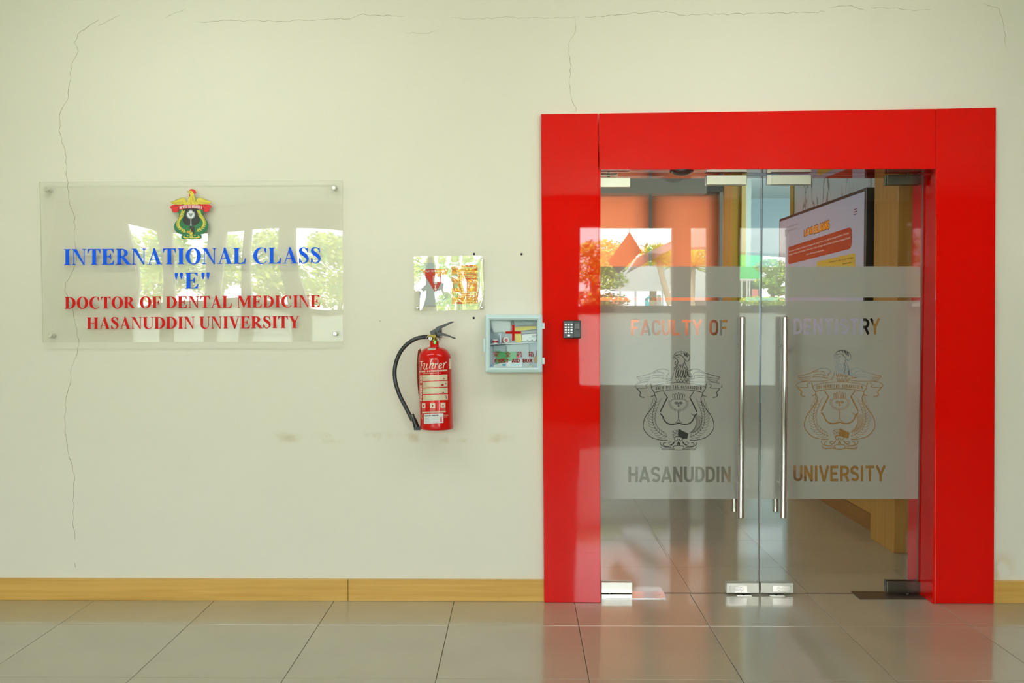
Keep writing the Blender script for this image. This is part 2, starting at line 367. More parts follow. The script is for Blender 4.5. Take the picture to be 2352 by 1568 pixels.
def glass_mat(name, tint=(1, 1, 1), ior=1.5, wob=None, stretch=None):
    m = bpy.data.materials.new(name); m.use_nodes = True
    n = m.node_tree.nodes; l = m.node_tree.links; n.clear()
    o = n.new('ShaderNodeOutputMaterial'); mx = n.new('ShaderNodeMixShader'); tr = n.new('ShaderNodeBsdfTransparent'); gl = n.new('ShaderNodeBsdfGlossy')
    fr = n.new('ShaderNodeFresnel'); ge = n.new('ShaderNodeNewGeometry'); mr = n.new('ShaderNodeMapRange')
    mr.inputs['To Min'].default_value = ior; mr.inputs['To Max'].default_value = 1/ior
    l.new(ge.outputs['Backfacing'], mr.inputs[0]); l.new(mr.outputs[0], fr.inputs[0])
    l.new(fr.outputs[0], mx.inputs[0]); l.new(tr.outputs[0], mx.inputs[1]); l.new(gl.outputs[0], mx.inputs[2]); l.new(mx.outputs[0], o.inputs[0])
    tr.inputs[0].default_value = (*tint, 1); gl.inputs['Roughness'].default_value = 0
    if wob:
        t = n.new('ShaderNodeTexCoord'); no = n.new('ShaderNodeTexNoise'); no.inputs['Scale'].default_value = wob[0]; no.inputs['Detail'].default_value = 0
        bu = n.new('ShaderNodeBump'); bu.inputs['Strength'].default_value = 1; bu.inputs['Distance'].default_value = wob[1]
        mp = n.new('ShaderNodeMapping')
        if stretch: mp.inputs['Scale'].default_value = stretch; mp.inputs['Rotation'].default_value = (0, .45, 0)
        l.new(t.outputs['Object'], mp.inputs[0]); l.new(mp.outputs[0], no.inputs['Vector']); l.new(no.outputs[0], bu.inputs['Height']); l.new(bu.outputs[0], gl.inputs['Normal']); l.new(bu.outputs[0], fr.inputs['Normal'])
    return m
M_glass = glass_mat('clear_glass', (.97, .985, .97))
M_acryl = glass_mat('acrylic_sheet', (.997, .997, .988), 1.45, (2.0, .0055))
M_acryl2 = glass_mat('bent_acrylic_sheet', (.99, .99, .97), 1.75, (5, .009), (1.6, 1, .45))
M_edge = mat('glass_edge', (120, 96, 84), .2)
def film_mat():
    m = bpy.data.materials.new('frosted_film'); m.use_nodes = True
    n = m.node_tree.nodes; l = m.node_tree.links; n.clear()
    o = n.new('ShaderNodeOutputMaterial'); a = n.new('ShaderNodeMixShader'); b = n.new('ShaderNodeMixShader')
    tr = n.new('ShaderNodeBsdfTransparent'); tl = n.new('ShaderNodeBsdfTranslucent'); df = n.new('ShaderNodeBsdfDiffuse')
    tl.inputs[0].default_value = (.80, .78, .72, 1); df.inputs[0].default_value = (.50, .49, .46, 1); tr.inputs[0].default_value = (1, 1, 1, 1)
    a.inputs[0].default_value = .42; l.new(tl.outputs[0], a.inputs[1]); l.new(df.outputs[0], a.inputs[2])
    b.inputs[0].default_value = .06; l.new(a.outputs[0], b.inputs[1]); l.new(tr.outputs[0], b.inputs[2]); l.new(b.outputs[0], o.inputs[0])
    return m
M_film = film_mat()
def sheer(name, col, fac, emit=0):                # cloth or frosted glass that lets daylight through
    m = bpy.data.materials.new(name); m.use_nodes = True
    n = m.node_tree.nodes; l = m.node_tree.links; n.clear()
    o = n.new('ShaderNodeOutputMaterial'); a = n.new('ShaderNodeMixShader'); tl = n.new('ShaderNodeBsdfTranslucent'); df = n.new('ShaderNodeBsdfDiffuse')
    tl.inputs[0].default_value = (*lin(col), 1); df.inputs[0].default_value = (*lin(col), 1); a.inputs[0].default_value = fac
    l.new(tl.outputs[0], a.inputs[1]); l.new(df.outputs[0], a.inputs[2]); l.new(a.outputs[0], o.inputs[0]); return m
M_blind = sheer('orange_blind_cloth', (190, 143, 119), .35)
M_frost = sheer('frosted_window_glass', (243, 245, 241), .15)

# ------------------------------------------------------------------ shell: floor with its tiles
def structure(o, label, cat): return tag(o, label, cat, kind='structure')
XL, XR, YF = -6.4, 7.6, -7.81
FRY = -.03                                       # face of the red frame
fl = structure(empty('floor', (0, 0, 0)), 'polished beige tiled floor of the corridor', 'floor')
MB().box(XL, XR, YF-.1, .12, -.14, -.0105).build('subfloor', M_joint, fl)
x0 = PZ(1042, 1384).x; r0 = PZ(1042, 1436).y       # a joint line and the first cross joint
T = .6; g = .0011
tm = MB().box(-T/2+g, T/2-g, -T/2+g, T/2-g, -.010, 0)
def tile_strip(ix, ya, yb, parent):
    return MB().box(x0+ix*T+g, x0+(ix+1)*T-g, ya+g, yb-g, -.010, 0).build('tile', M_tile, parent, bevel=.0012, seg=1)
tile_me = None
for ix in range(-6, 6):
    tile_strip(ix, r0, .12 if ix not in () else .12, fl)
    for k in range(3):
        if tile_me is None:
            tile_me = tm.build('tile', M_tile, fl, bevel=.0012, seg=1); o = tile_me
        else:
            o = tile_me.copy(); SC.collection.objects.link(o); o.parent = fl
        o.location = (x0+(ix+.5)*T, r0-(k+.5)*T, 0)
m = MB()
for ix in range(-9, 12):
    for k in range(0, 13):
        if k < 3 and -6 <= ix < 6: continue
        ya = r0-(k+1)*T
        if x0+ix*T < XL-.3 or x0+(ix+1)*T > XR+.2: continue
        m.box(x0+ix*T+g, x0+(ix+1)*T-g, max(ya+g, YF-.1), r0-k*T-g, -.010, 0)
tag(m.build('tile_field', M_tile, fl), kind='stuff')
# inner floor
fi = structure(empty('floor', (0, .13, 0)), 'polished beige tiled floor of the room behind the glass door', 'floor')
MB().box(-2.0, 4.4, .125, 8.0, -.14, -.0105).build('subfloor', M_joint, fi)
xi = PZ(1588, 1361).x
for ix in range(-4, 6):
    for k in range(0, 13):
        xa, xb = xi+ix*T, xi+(ix+1)*T
        if xa < -2.0 or xb > 4.4: continue
        if k == 0:
            MB().box(xa+g, xb-g, .125, .60-g, -.010, 0).build('tile', M_tile, fi)
        else:
            MB().box(xa+g, xb-g, k*T+g, (k+1)*T-g, -.010, 0).build('tile', M_tile, fi)

# ------------------------------------------------------------------ shell: walls
HC = 3.0
oL = P(1300, 800).x; oR = P(2230, 800).x; oT = P(1700, 330).z        # rough opening, hidden behind the red frame
structure(MB().box(XL, oL, 0, .2, -.1, HC+.1).box(oR, XR, 0, .2, -.1, HC+.1).box(oL, oR, 0, .2, oT, HC+.1)
          .build('wall_back', M_wall), 'cream painted corridor wall with hairline cracks', 'wall')
wb_ = bpy.data.objects['wall_back']
def crack(pts, w, mt=M_crack, seed=1):
    rnd = random.Random(seed); p = []
    for i in range(len(pts)-1):
        (ax, ay), (bx, by) = pts[i], pts[i+1]; L = math.hypot(bx-ax, by-ay); n = max(1, int(L/9))
        for k in range(n):
            t = k/n; p.append((ax+(bx-ax)*t+(rnd.uniform(-2.2, 2.2) if k else 0), ay+(by-ay)*t+(rnd.uniform(-2.2, 2.2) if k else 0)))
    p.append(pts[-1]); m = MB()
    for q in stroke(p, [w*.72*(.35 if i in (0, len(p)-1) else rnd.uniform(.35, 1.3)) for i in range(len(p))]): m.pp(q, -.0006, .0005)
    m.build('crack', mt, wb_)
crack([(228, 44), (185, 72), (170, 98), (180, 118), (165, 146), (160, 190), (157, 225), (137, 262), (138, 282), (135, 300), (150, 352), (154, 410), (160, 470), (172, 500), (170, 550), (176, 600), (168, 620), (150, 650), (148, 668), (165, 700), (172, 738), (181, 780), (182, 790), (162, 855), (162, 880), (151, 920), (150, 980), (153, 1015), (163, 1060), (171, 1090), (169, 1140), (168, 1210), (172, 1240)], .55)
crack([(171, 1293), (174, 1303)], 1.3, M_crack2, 2)
crack([(225, 60), (275, 35)], .35, M_crack, 3); crack([(380, 42), (425, 20)], .35, M_crack, 4)
crack([(450, 50), (520, 47), (600, 48), (700, 47), (770, 44), (808, 42), (825, 34), (860, 34), (930, 36)], .5, M_crack, 5)
crack([(930, 75), (985, 76), (1000, 70)], .3, M_crack, 6); crack([(1030, 42), (1080, 44), (1150, 40), (1200, 41), (1250, 42), (1330, 39)], .35, M_crack, 7)
crack([(1345, 39), (1368, 38)], .8, M_crack2, 8); crack([(1368, 38), (1440, 33), (1500, 26), (1540, 29), (1570, 35), (1735, 31)], .55, M_crack, 9)
crack([(1742, 31), (1800, 30), (1895, 27)], .6, M_crack, 10); crack([(1903, 19), (1925, 14), (1955, 13), (1990, 25)], .5, M_crack, 11)
crack([(2000, 18), (2060, 18), (2080, 23), (2140, 22)], .45, M_crack, 12); crack([(2260, 8), (2295, 20), (2306, 60), (2312, 110)], .4, M_crack, 13)
crack([(1322, 42), (1322, 72), (1318, 80), (1306, 101), (1308, 130), (1312, 153), (1308, 180), (1310, 215), (1315, 235), (1324, 250), (1322, 258)], .6, M_crack, 14)
for px_, py_ in ((1089, 583), (1198, 583.5), (1088, 730)):
    c = P(px_, py_); MB().lathe([(.0002, -.0008), (.0052, -.0008), (.006, -.0001)], c, 14, 'Y').build('screw_hole', M_dark, wb_)
c = P(873, 737); MB().lathe([(.0002, -.0008), (.0018, -.0008), (.002, -.0001)], c, 10, 'Y').build('screw_hole', M_dark, wb_)

structure(MB().box(XL-.15, XL, YF, .2, -.1, HC+.1).build('wall_left', M_wall), 'cream end wall at the left of the corridor', 'wall')
structure(MB().box(XR, XR+.15, YF, .2, -.1, HC+.1).build('wall_right', M_wall), 'cream end wall at the right of the corridor', 'wall')
structure(MB().box(XL-.2, XR+.2, YF-.3, .2, HC, HC+.15).build('ceiling', M_white), 'white corridor ceiling', 'ceiling')
structure(MB().box(-2.2, 4.6, .2, 8.2, HC, HC+.15).build('ceiling', M_white), 'white ceiling of the inner room', 'ceiling')
# cove strip where the wall meets the ceiling
# opposite wall (seen mirrored): piers between tall windows
def vx(px, dv): return V(px, 722, dv).x
DV = 2*GY - YF + 4.43                              # mirrored distance of the opposite wall from the camera
wins = [(-5.34, -4.93), (-4.78, -4.30), (-4.12, -3.80), (-3.70, -3.20), (-3.0, -1.75), (-1.55, -.45)]
wins += [(-.25, .30), (vx(1322, DV), vx(1547, DV)), (vx(1584, DV), vx(1626, DV)), (vx(1697, DV), vx(1810, DV))]
ZB, ZF, ZS, ZH = .38, .44, V(0, 702, DV).z, V(0, 524, DV).z
m = MB(); x = XL
for a, b in wins:
    m.box(x, a, YF-.12, YF, 0, HC); m.box(a, b, YF-.12, YF, 0, ZB); m.box(a, b, YF-.12, YF, ZH, HC); x = b
m.box(x, XR, YF-.12, YF, 0, HC)
structure(m.build('wall_front', mat('opposite_wall_paint', (176, 166, 148), .6)), 'corridor wall with tall windows opposite the glass door', 'wall')
M_sill = mat('window_rail_paint', (236, 236, 230), .45)
for i, (a, b) in enumerate(wins):
    w = structure(empty('window_%d' % (i+1), ((a+b)/2, YF-.06, 0)), 'tall window with frosted lower pane opposite the glass door', 'window')
    w['group'] = 'tall windows opposite the door'
    MB().box(a+.02, b-.02, YF-.075, YF-.069, ZF, ZS-.10).build('frosted_pane', M_frost, w)
    MB().box(a, b, YF-.10, YF-.02, ZS-.10, ZS).box(a, a+.02, YF-.10, YF-.04, ZB, ZH).box(b-.02, b, YF-.10, YF-.04, ZB, ZH).box(a, b, YF-.10, YF-.02, ZB, ZF).build('window_frame', M_sill, w)

# ------------------------------------------------------------------ skirting boards
def board(pxa, pxb, la, lb, knots, label, ztop):
    a = P(pxa, 1357, -.018).x; b = P(pxb, 1357, -.018).x
    o = MB().prism([(a, -.018, 0), (b, -.018, 0), (b, -.018, ztop[1]), (a, -.018, ztop[0])], (0, .018, 0)).build('board', M_skirt, la, bevel=.002)
    for kx, ky, r in knots:
        MB().lathe([(r, -.0004), (r, 0)], P(kx, ky, -.0184), 12, 'Y').build('knot', mat('wood_knot', (150, 98, 34), .5), la)
    return o
zt = P(1000, 1331, -.018).z
bl = structure(empty('baseboard_left', (-1, 0, 0)), 'light wood skirting board along the cream wall left of the red frame', 'skirting')
board(-200, 798.6, bl, 0, [(771, 1358, .0045), (758, 1360, .0022)], '', (zt+.000, zt)); board(799.6, 1262, bl, 0, [(832, 1368, .003)], '', (zt, zt))
br = structure(empty('baseboard_right', (2.4, 0, 0)), 'light wood skirting board right of the red frame', 'skirting')
board(2272, 2500, br, 0, [(2325, 1358, .006)], '', (zt, zt))

# ------------------------------------------------------------------ red door surround
fr = structure(empty('trim_1', (P(1765, 1386).x, 0, 0)), 'glossy red panelled surround framing the glass double door', 'door frame')
def fp(x, y): return P(x, y, FRY)
B0 = 1387.5
def panel(poly):
    pts = [fp(*q) for q in poly]
    for q in pts:
        if q.z < .03: q.z = .001
    MB().prism(pts, (0, -FRY-.001, 0)).build('panel', M_red, fr, bevel=.002)
panel([(1242.5, 262), (1374, 260.5), (1380, 1387), (1250, 1387)])
panel([(2150.5, 250), (2288, 247), (2283, 1387), (2147.5, 1387)])
panel([(1374.7, 260.5), (2149.8, 250), (2149.8, 387.5), (1376.5, 389.5)])
jl = fp(1378, 900).x; jr = fp(2148.5, 900).x; zs = fp(1700, 388.7).z
RB = .255
MB().box(jl-.012, jl, FRY+.001, RB, .001, zs).build('reveal', M_red, fr)
MB().box(jr, jr+.012, FRY+.001, RB, .001, zs).build('reveal', M_red, fr)
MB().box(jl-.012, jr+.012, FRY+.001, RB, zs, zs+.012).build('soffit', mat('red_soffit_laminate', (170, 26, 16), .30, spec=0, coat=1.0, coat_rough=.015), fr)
MB().box(jl-.16, jl-.012, .195, RB, .001, zs+.2).box(jr+.012, jr+.2, .195, RB, .001, zs+.2).box(jl-.012, jr+.012, .195, RB, zs+.012, zs+.2).build('back_casing', M_red, fr)

# ------------------------------------------------------------------ glass leaves with frosted film
YG0, YG1 = GY-.006, GY+.006
zt_, zb_ = P(1560, 404, GY).z, P(1560, 1361, GY).z
CL, CRr = P(1744.3, 900, GY).x, P(1747.3, 900, GY).x
XA = jl+.006; XB = jr-.006
def leaf(name, a, b, label, film_holes, frx):
    r = structure(empty(name, ((a+b)/2, GY, 0)), label, 'glass door')
    m = MB().box(a, b, YG0, YG1, zb_, zt_)
    o = m.build('glass_pane', M_glass, r)
    o.data.materials.append(M_edge)
    for p in o.data.polygons:
        if abs(p.normal.y) < .5: p.material_index = 1
    yf = YG1+.0006
    for (ya, yb, holes) in ((611.5, 683, []), (690.5, 1145.5, film_holes)):
        xa, xb = frx
        faces = [[(xa, ya), (xb, ya), (xb, yb), (xa, yb)]] + [h for h in holes]
        if not holes:
            MB().add([P(x, y, yf) for x, y in faces[0]], [(0, 1, 2, 3)]).build('frosted_film', M_film, r); continue
        vs, fs = [], []
        for q in faces:
            ar = sum(q[i-1][0]*q[i][1]-q[i][0]*q[i-1][1] for i in range(len(q)))
            if ar < 0: q = q[::-1]
            k = len(vs); vs += [Vector(p) for p in q]; fs.append(list(range(k, k+len(q))))
        ov, oe, of, _, _, orig = geometry.delaunay_2d_cdt(vs, [], fs, 0, 1e-4)
        cell = {}
        for h in holes:
            for gx in range(int(min(p[0] for p in h)//6), int(max(p[0] for p in h)//6)+1):
                for gy in range(int(min(p[1] for p in h)//6), int(max(p[1] for p in h)//6)+1): cell.setdefault((gx, gy), []).append(h)
        def inside(x, y):
            for h in cell.get((int(x//6), int(y//6)), ()):
                c = False
                for i in range(len(h)):
                    (x1, y1), (x2, y2) = h[i-1], h[i]
                    if (y1 > y) != (y2 > y) and x < (x2-x1)*(y-y1)/(y2-y1)+x1: c = not c
                if c: return True
            return False
        keep = [f for f in of if not inside(sum(ov[i].x for i in f)/3, sum(ov[i].y for i in f)/3)]
        MB().add([P(p.x, p.y, yf) for p in ov], keep).build('frosted_film', M_film, r)
    return r
def crest(dx, dy):
    """line drawing of the rooster crest, photo pixels; dx, dy move it to the other leaf"""
    k = 6.03; out = []
    def L(pts, w=4, mirror=False, sp=True):
        pts = [tuple(map(float, p)) for p in pts]
        for mm in ((0, 1) if mirror else (0,)):
            q = [(1310-x, y) for x, y in pts] if mm else pts
            if sp and len(q) > 2: q = spline(q, 4)
            for s in stroke(q, w/2*1.25): out.append([(1450+x/k+dx, 790+y/k+dy) for x, y in s])
    L([(595,150),(615,122),(650,105),(690,100),(725,105),(762,118),(795,145),(810,180),(802,218),(780,236),(755,230),(738,205),(715,175),(690,155),(660,146),(610,165)], 7)
    for a in ([(648,110),(656,128)], [(690,104),(700,134)]): L(a, 7)
    for a in ([(722,110),(742,140),(750,165)], [(760,125),(768,150),(778,178)]): L(a, 13)
    L([(568,158),(600,162),(632,146)], 6); L([(572,178),(600,180),(618,192)], 6); L([(570,202),(598,206),(620,194)], 6)
    L(arc(652, 184, 14, 6, 0, 360, 10), 4, sp=False)
    L([(620,200),(642,228),(645,262),(632,288),(612,284),(604,262),(622,236)], 8)
    for a in ([(645,270),(622,308),(588,336)], [(648,296),(612,340),(588,362)], [(672,282),(650,330),(618,358)], [(735,225),(742,262),(762,305),(785,352)], [(718,262),(730,310),(756,342),(785,354)], [(690,280),(686,320),(668,350)], [(705,280),(712,320),(700,350)], [(735,315),(728,350)]): L(a, 7)
    for x_ in (618, 652, 688, 722, 752):
        L([(x_+14,352),(x_-2,400),(x_-8,440),(x_+4,468)], 7); L([(x_+30,352),(x_+26,400),(x_+16,440),(x_+4,468)], 7)
    L([(770,380),(790,440),(838,462)], 12); L([(848,350),(820,365),(812,395),(832,425),(840,450)], 7)
    L([(612,480),(630,520),(650,485),(668,520),(690,482),(712,520),(735,482),(760,520),(790,490)], 6, sp=False); L([(626,524),(784,524)], 6)
    L([(75,456),(180,434),(280,402),(370,355),(440,345),(495,355),(522,385),(512,418),(490,436),(500,460)], 6, True)
    for a in ([(75,456),(100,474),(180,470),(270,455)], [(92,484),(130,500),(200,492),(262,482)], [(115,508),(150,524),(240,506)], [(150,528),(280,525),(440,522),(560,500)], [(300,410),(360,385),(430,395),(455,425)], [(290,440),(360,432),(430,436),(480,462)], [(280,470),(380,462),(460,484),(560,482)], [(430,440),(440,470),(490,480)], [(585,395),(575,440),(560,480)]): L(a, 5, True)
    L([(238,526),(150,530),(80,552),(54,584),(72,606),(120,612),(218,605),(198,575),(238,545)], 5, True)
    L([(78,614),(110,650),(130,680),(116,706),(140,732),(182,738)], 9, True)
    L([(270,545),(285,620),(315,665),(325,700),(300,718),(270,728)], 8, True)
    L([(285,600),(330,575),(480,545),(655,533),(830,545),(980,575),(1025,600)], 5); L([(330,668),(480,640),(655,630),(830,640),(980,668)], 7)
    for i, ch in enumerate('UNIVERSITAS HASANUDDIN'):
        if ch == ' ': continue
        u = 338+i*29.3; yb = 628-28*math.sin(math.pi*(u-300)/710)*.75+10
        for st in SAN[ch]:
            for s in stroke(st, .11): out.append([(1450+(u+x*30)/k+dx, 790+(yb-y*46)/k+dy) for x, y in s])
    L([(322,700),(345,755),(335,800),(300,860),(255,925),(215,975),(180,1045),(164,1130),(180,1190),(225,1250),(285,1295),(345,1315),(430,1332),(500,1328)], 8, True)
    L([(445,655),(468,695),(502,736)], 8, True, False); L([(502,736),(450,835),(400,940)], 13, True, False)
    L([(400,960),(432,995),(450,1040),(480,1080),(530,1108),(600,1108),(655,1090)], 13, True)
    cr_ = []
    for i in range(44):
        a = math.pi*(-.08+1.16*i/43); R_ = 1 if i % 2 else .74
        cr_.append((655+145*R_*math.cos(a), 810+125*R_*math.sin(a)))
    L(cr_, 5, sp=False)
    for x_, s_ in ((655, 0), (625, -8), (685, 8), (598, -14), (712, 14)):
        L([(x_-12+s_*.5,760),(x_-12+s_,705),(x_+s_,670+abs(s_)*1.6),(x_+12+s_,705),(x_+12+s_*.5,760)], 5)
    L([(550,790),(570,768),(655,765),(740,768),(760,790)], 5); L(arc(625, 815, 24, 15, 0, 360, 12), 5, True, False); L(arc(625, 815, 9, 8, 0, 360, 8), 5, True, False)
    L([(655,820),(655,870)], 8); L([(640,850),(655,862),(670,850)], 6)
    L([(646,925),(651,1000),(648,1045),(630,1075),(605,1088)], 5, True)
    for pts in ([(350,790),(310,900),(292,1000),(300,1090),(340,1180),(420,1250),(500,1285)],):
        L(pts, 5, True)
        q = spline([tuple(map(float, p)) for p in pts], 5)
        for i in range(1, len(q)-1, 2):
            x_, y_ = q[i]; dx_, dy_ = q[i+1][0]-q[i-1][0], q[i+1][1]-q[i-1][1]; l_ = math.hypot(dx_, dy_); ux, uy = dx_/l_, dy_/l_
            for sg, ln in ((1, 95), (-1, 85)):
                nx, ny = -uy*sg, ux*sg
                L([(x_, y_), (x_-ux*ln*.35+nx*ln*.45, y_-uy*ln*.35+ny*ln*.45), (x_-ux*ln*.9+nx*ln*.6, y_-uy*ln*.9+ny*ln*.6)], 3.6, True)
    for i in range(8):
        L([(820-i*6+i*26,960+i*4),(880+i*14,1010+i*8),(900+i*6,1090+i*14),(870-i*10,1180+i*8)], 3.5)
    out.append([(1450+x/k+dx, 790+y/k+dy) for x, y in [(652,1178),(690,1185),(705,1215),(730,1210)]]); out.append([(1450+x/k+dx, 790+y/k+dy) for x, y in [(652,1178),(730,1210),(790,1240),(775,1315),(720,1310),(650,1280)]])
    for i in range(5): L([(560+i*4,1210+i*22),(600,1200+i*21),(650,1190+i*20)], 5)
    for i in range(4): L([(585+i*22,1205+(i % 2)*20),(582+i*22,1230+(i % 2)*20)], 4)
    L([(655,1285),(620,1282),(598,1302),(605,1330),(632,1338),(645,1320),(630,1308)], 7, True)
    L([(655,1340),(640,1400),(600,1410),(578,1430),(600,1462),(655,1465)], 7, True); L([(655,1345),(672,1385),(655,1410),(638,1385),(655,1345)], 6)
    L([(600,1345),(560,1390),(520,1380),(530,1355),(560,1360)], 7, True); L([(600,1360),(540,1410),(470,1415),(440,1390),(455,1365),(480,1370)], 7, True)
    L([(400,1355),(412,1395),(470,1425),(560,1428)], 7, True); L([(405,1420),(440,1448),(530,1450),(600,1445)], 6, True); L([(415,1448),(455,1464),(560,1458),(655,1470)], 7, True)
    return out
hl = sans_polys('FACULTY OF', 1449, 1673, 734, 770) + sans_polys('HASANUDDIN', 1443, 1679, 1071, 1107) + crest(0, 0)
hr = sans_polys('DENTISTRY', 1822, 2021, 731, 767.5) + sans_polys('UNIVERSITY', 1822, 2034, 1069, 1105) + crest(370, -2)
d1 = leaf('door_1', XA, CL, 'left glass door leaf with frosted band reading FACULTY OF HASANUDDIN', hl, (1378.5, 1743.5))
d2 = leaf('door_2', CRr, XB, 'right glass door leaf with frosted band reading DENTISTRY UNIVERSITY', hr, (1748.3, 2113.5))

def patch(par, xa, ya, xb, yb, name='patch_fitting', mt=None, lock=0):
    """clamp plates on both faces of the glass, corners given in pixels on the front face"""
    y = GY-.022; a = P(xa, yb, y); b = P(xb, ya, y)
    o = MB().box(a.x, b.x, y, YG0-.0005, a.z, b.z).build(name, mt or M_steel, par, bevel=.0018)
    MB().box(a.x, b.x, YG1+.002, YG1+.017, a.z, b.z).build(name, mt or M_steel, par, bevel=.0018)
    if lock:
        s = (b.x-a.x); lx = a.x + s*(.38 if lock == 1 else .66); cz = (a.z+b.z)/2
        MB().box(lx-.050, lx+.042, y-.003, y-.0002, cz-.019, cz+.014).build('lock_plate', M_chrome, o, bevel=.0015)
        MB().lathe([(.0085, -.0018), (.0085, -.0002)], (lx+(.014 if lock == 1 else -.02), y-.003, cz-.003), 18, 'Y').build('lock_cylinder', M_dsteel, o)
        MB().box(lx-.022, lx+.006, y-.0045, y-.003, cz-.008, cz+.002).build('cylinder_guard', M_chrome, o, bevel=.001)
    return o
zsof = zs
patch(d1, 1376.8, 407, 1448, 429.5); patch(d1, 1623, 402, 1716, 424)
patch(d2, 1770.5, 401.5, 1863.5, 423.5); patch(d2, 2038, 400.5, 2116.5, 424, mt=M_dsteel)
patch(d1, 1381, 1337.5, 1453, 1361.5); patch(d1, 1669, 1339, 1743.5, 1361.5, lock=1)
patch(d2, 1748.5, 1339, 1822.5, 1361.5, lock=2); patch(d2, 2038, 1336, 2115, 1361.5, mt=M_dsteel)
c = P(1398, 403, GY); MB().box(P(1378, 403, GY).x, P(1418, 403, GY).x, GY-.02, GY+.02, c.z-.002, c.z+.002).build('pivot_arm', M_steel, d1)
MB().lathe([(.006, -.012), (.006, .016)], (c.x, GY, c.z), 14).build('pivot_pin', M_dsteel, d1)
c = P(2085, 402, GY); MB().lathe([(.006, -.012), (.006, .016)], (c.x, GY, c.z), 14).build('pivot_pin', M_dsteel, d2)
MB().box(P(1767, 410, GY).x-.014, P(1767, 410, GY).x+.008, GY-.012, GY+.012, P(1767, 425, GY).z, P(1767, 402, GY).z).build('strike_block', M_steel, d2, bevel=.001)
# pull handles: outer and inner tube, four standoffs each
def pull(par, pxc, label):
    h = MB(); yo = CAM.y+4.50; yi = CAM.y+4.64; x = P(pxc, 1000, yo).x; zb = P(pxc, 1189, yo).z; zt2 = P(pxc, 727, yo).z
    r = .0158
    prof = [(.0, zb), (r-.003, zb), (r, zb+.003), (r, zt2-.003), (r-.003, zt2), (0, zt2)]
    o = MB().lathe(prof, (x, yo, 0), 28).build('pull_handle', M_chrome, par)
    MB().lathe(prof, (x, yi, 0), 28).build('inner_tube', M_chrome, o)
    for py_ in (795, 1113):
        z = P(pxc, py_, yo).z
        MB().tube([(x, yo, z), (x, yi, z)], .0085, 16).build('standoff', M_chrome, o)
        MB().lathe([(.013, -.003), (.013, 0)], (x, YG0-.0004, z), 20, 'Y').build('washer', M_chrome, o)
pull(d1, 1703, ''); pull(d2, 1800.5, '')

# floor springs and keepers
def plate(name, pts, label, mt, grp=None):
    q = [PZ(x, y, .003) for x, y in pts]
    r = empty(name, (sum((p.x for p in q))/4, q[0].y, 0), label, 'floor spring')
    MB().prism([(p.x, p.y, .0035) for p in q], (0, 0, -.0034)).build('cover_plate', mt, r, bevel=.001)
    cx = q[0].x*.8+q[1].x*.2 if name == 'floor_spring' else 0
    return r
a = plate('floor_spring', [(1382, 1373.5), (1530, 1373.5), (1524, 1357.5), (1382, 1357.5)], 'steel floor spring plate under the hinge corner of the left glass leaf', M_chrome)
MB().lathe([(.016, .0036), (.016, .006), (.008, .010), (.008, P(1400, 1361.5, GY).z)], (P(1400, 1361, GY).x, GY, 0), 18).build('spindle', M_dsteel, a)
MB().lathe([(.004, .0036), (.004, .0042)], (PZ(1515, 1367).x, PZ(1515, 1367).y, 0), 12).build('screw', M_dsteel, a)
b = plate('floor_spring', [(1975, 1375.5), (2128, 1375.5), (2114, 1357.5), (1954, 1357.5)], 'dull grey floor spring plate under the hinge corner of the right glass leaf', mat('worn_steel', (120, 112, 98), .35, metal=.9))
MB().lathe([(.016, .0036), (.016, .006), (.008, .010), (.008, P(1400, 1361.5, GY).z)], (P(2083, 1361, GY).x, GY, 0), 18).build('spindle', M_dsteel, b)
for xa, xb, lb in ((1691, 1725, 'small steel floor keeper below the lock of the left leaf'), (1766, 1800, 'small steel floor keeper below the lock of the right leaf')):
    c = PZ((xa+xb)/2, 1367)
    k = empty('floor_keeper', (c.x, c.y, 0), lb, 'door keeper'); w = PZ(xb, 1367).x-PZ(xa, 1367).x
    MB().box(c.x-w/2, c.x+w/2, c.y-.022, c.y+.022, 0, .0035).build('keeper_plate', M_chrome, k, bevel=.001)
    MB().lathe([(.008, .0036), (.008, .0045), (.004, .0046)], (c.x, c.y, 0), 16).build('keeper_hole', M_dark, k)
# dome on the soffit
c = P(1565.5, 390, .01)
o = MB().lathe([(.052*math.cos(t), -.026*math.sin(t)) for t in [i*math.pi/2/10 for i in range(10)]]+[(.0005, -.026)], (c.x, .01, zs-.0005), 32).build('dome_sensor', mat('smoked_dome', (70, 34, 34), .15, coat=1))
tag(o, 'dark round dome sensor under the red door head', 'sensor')
MB().lathe([(.058, -.004), (.058, -.0003)], (c.x, .01, zs), 32).build('base_ring', mat('dark_ring', (60, 30, 30), .4), o)
o.children[0].location = (0, 0, 0)

# ------------------------------------------------------------------ room behind the glass
YB = 5.60
def Q(px, py, d): return P(px, py, CAM.y+d)
xw = 2.317
M_in = mat('inner_wall_paint', (196, 200, 196), .6)
M_inb = mat('pale_blue_wall_paint', (176, 196, 200), .6)
structure(MB().box(-2.15, -2.0, .2, 8.1, -.05, HC+.05).build('wall_left', M_in), 'pale wall at the left of the inner room', 'wall')
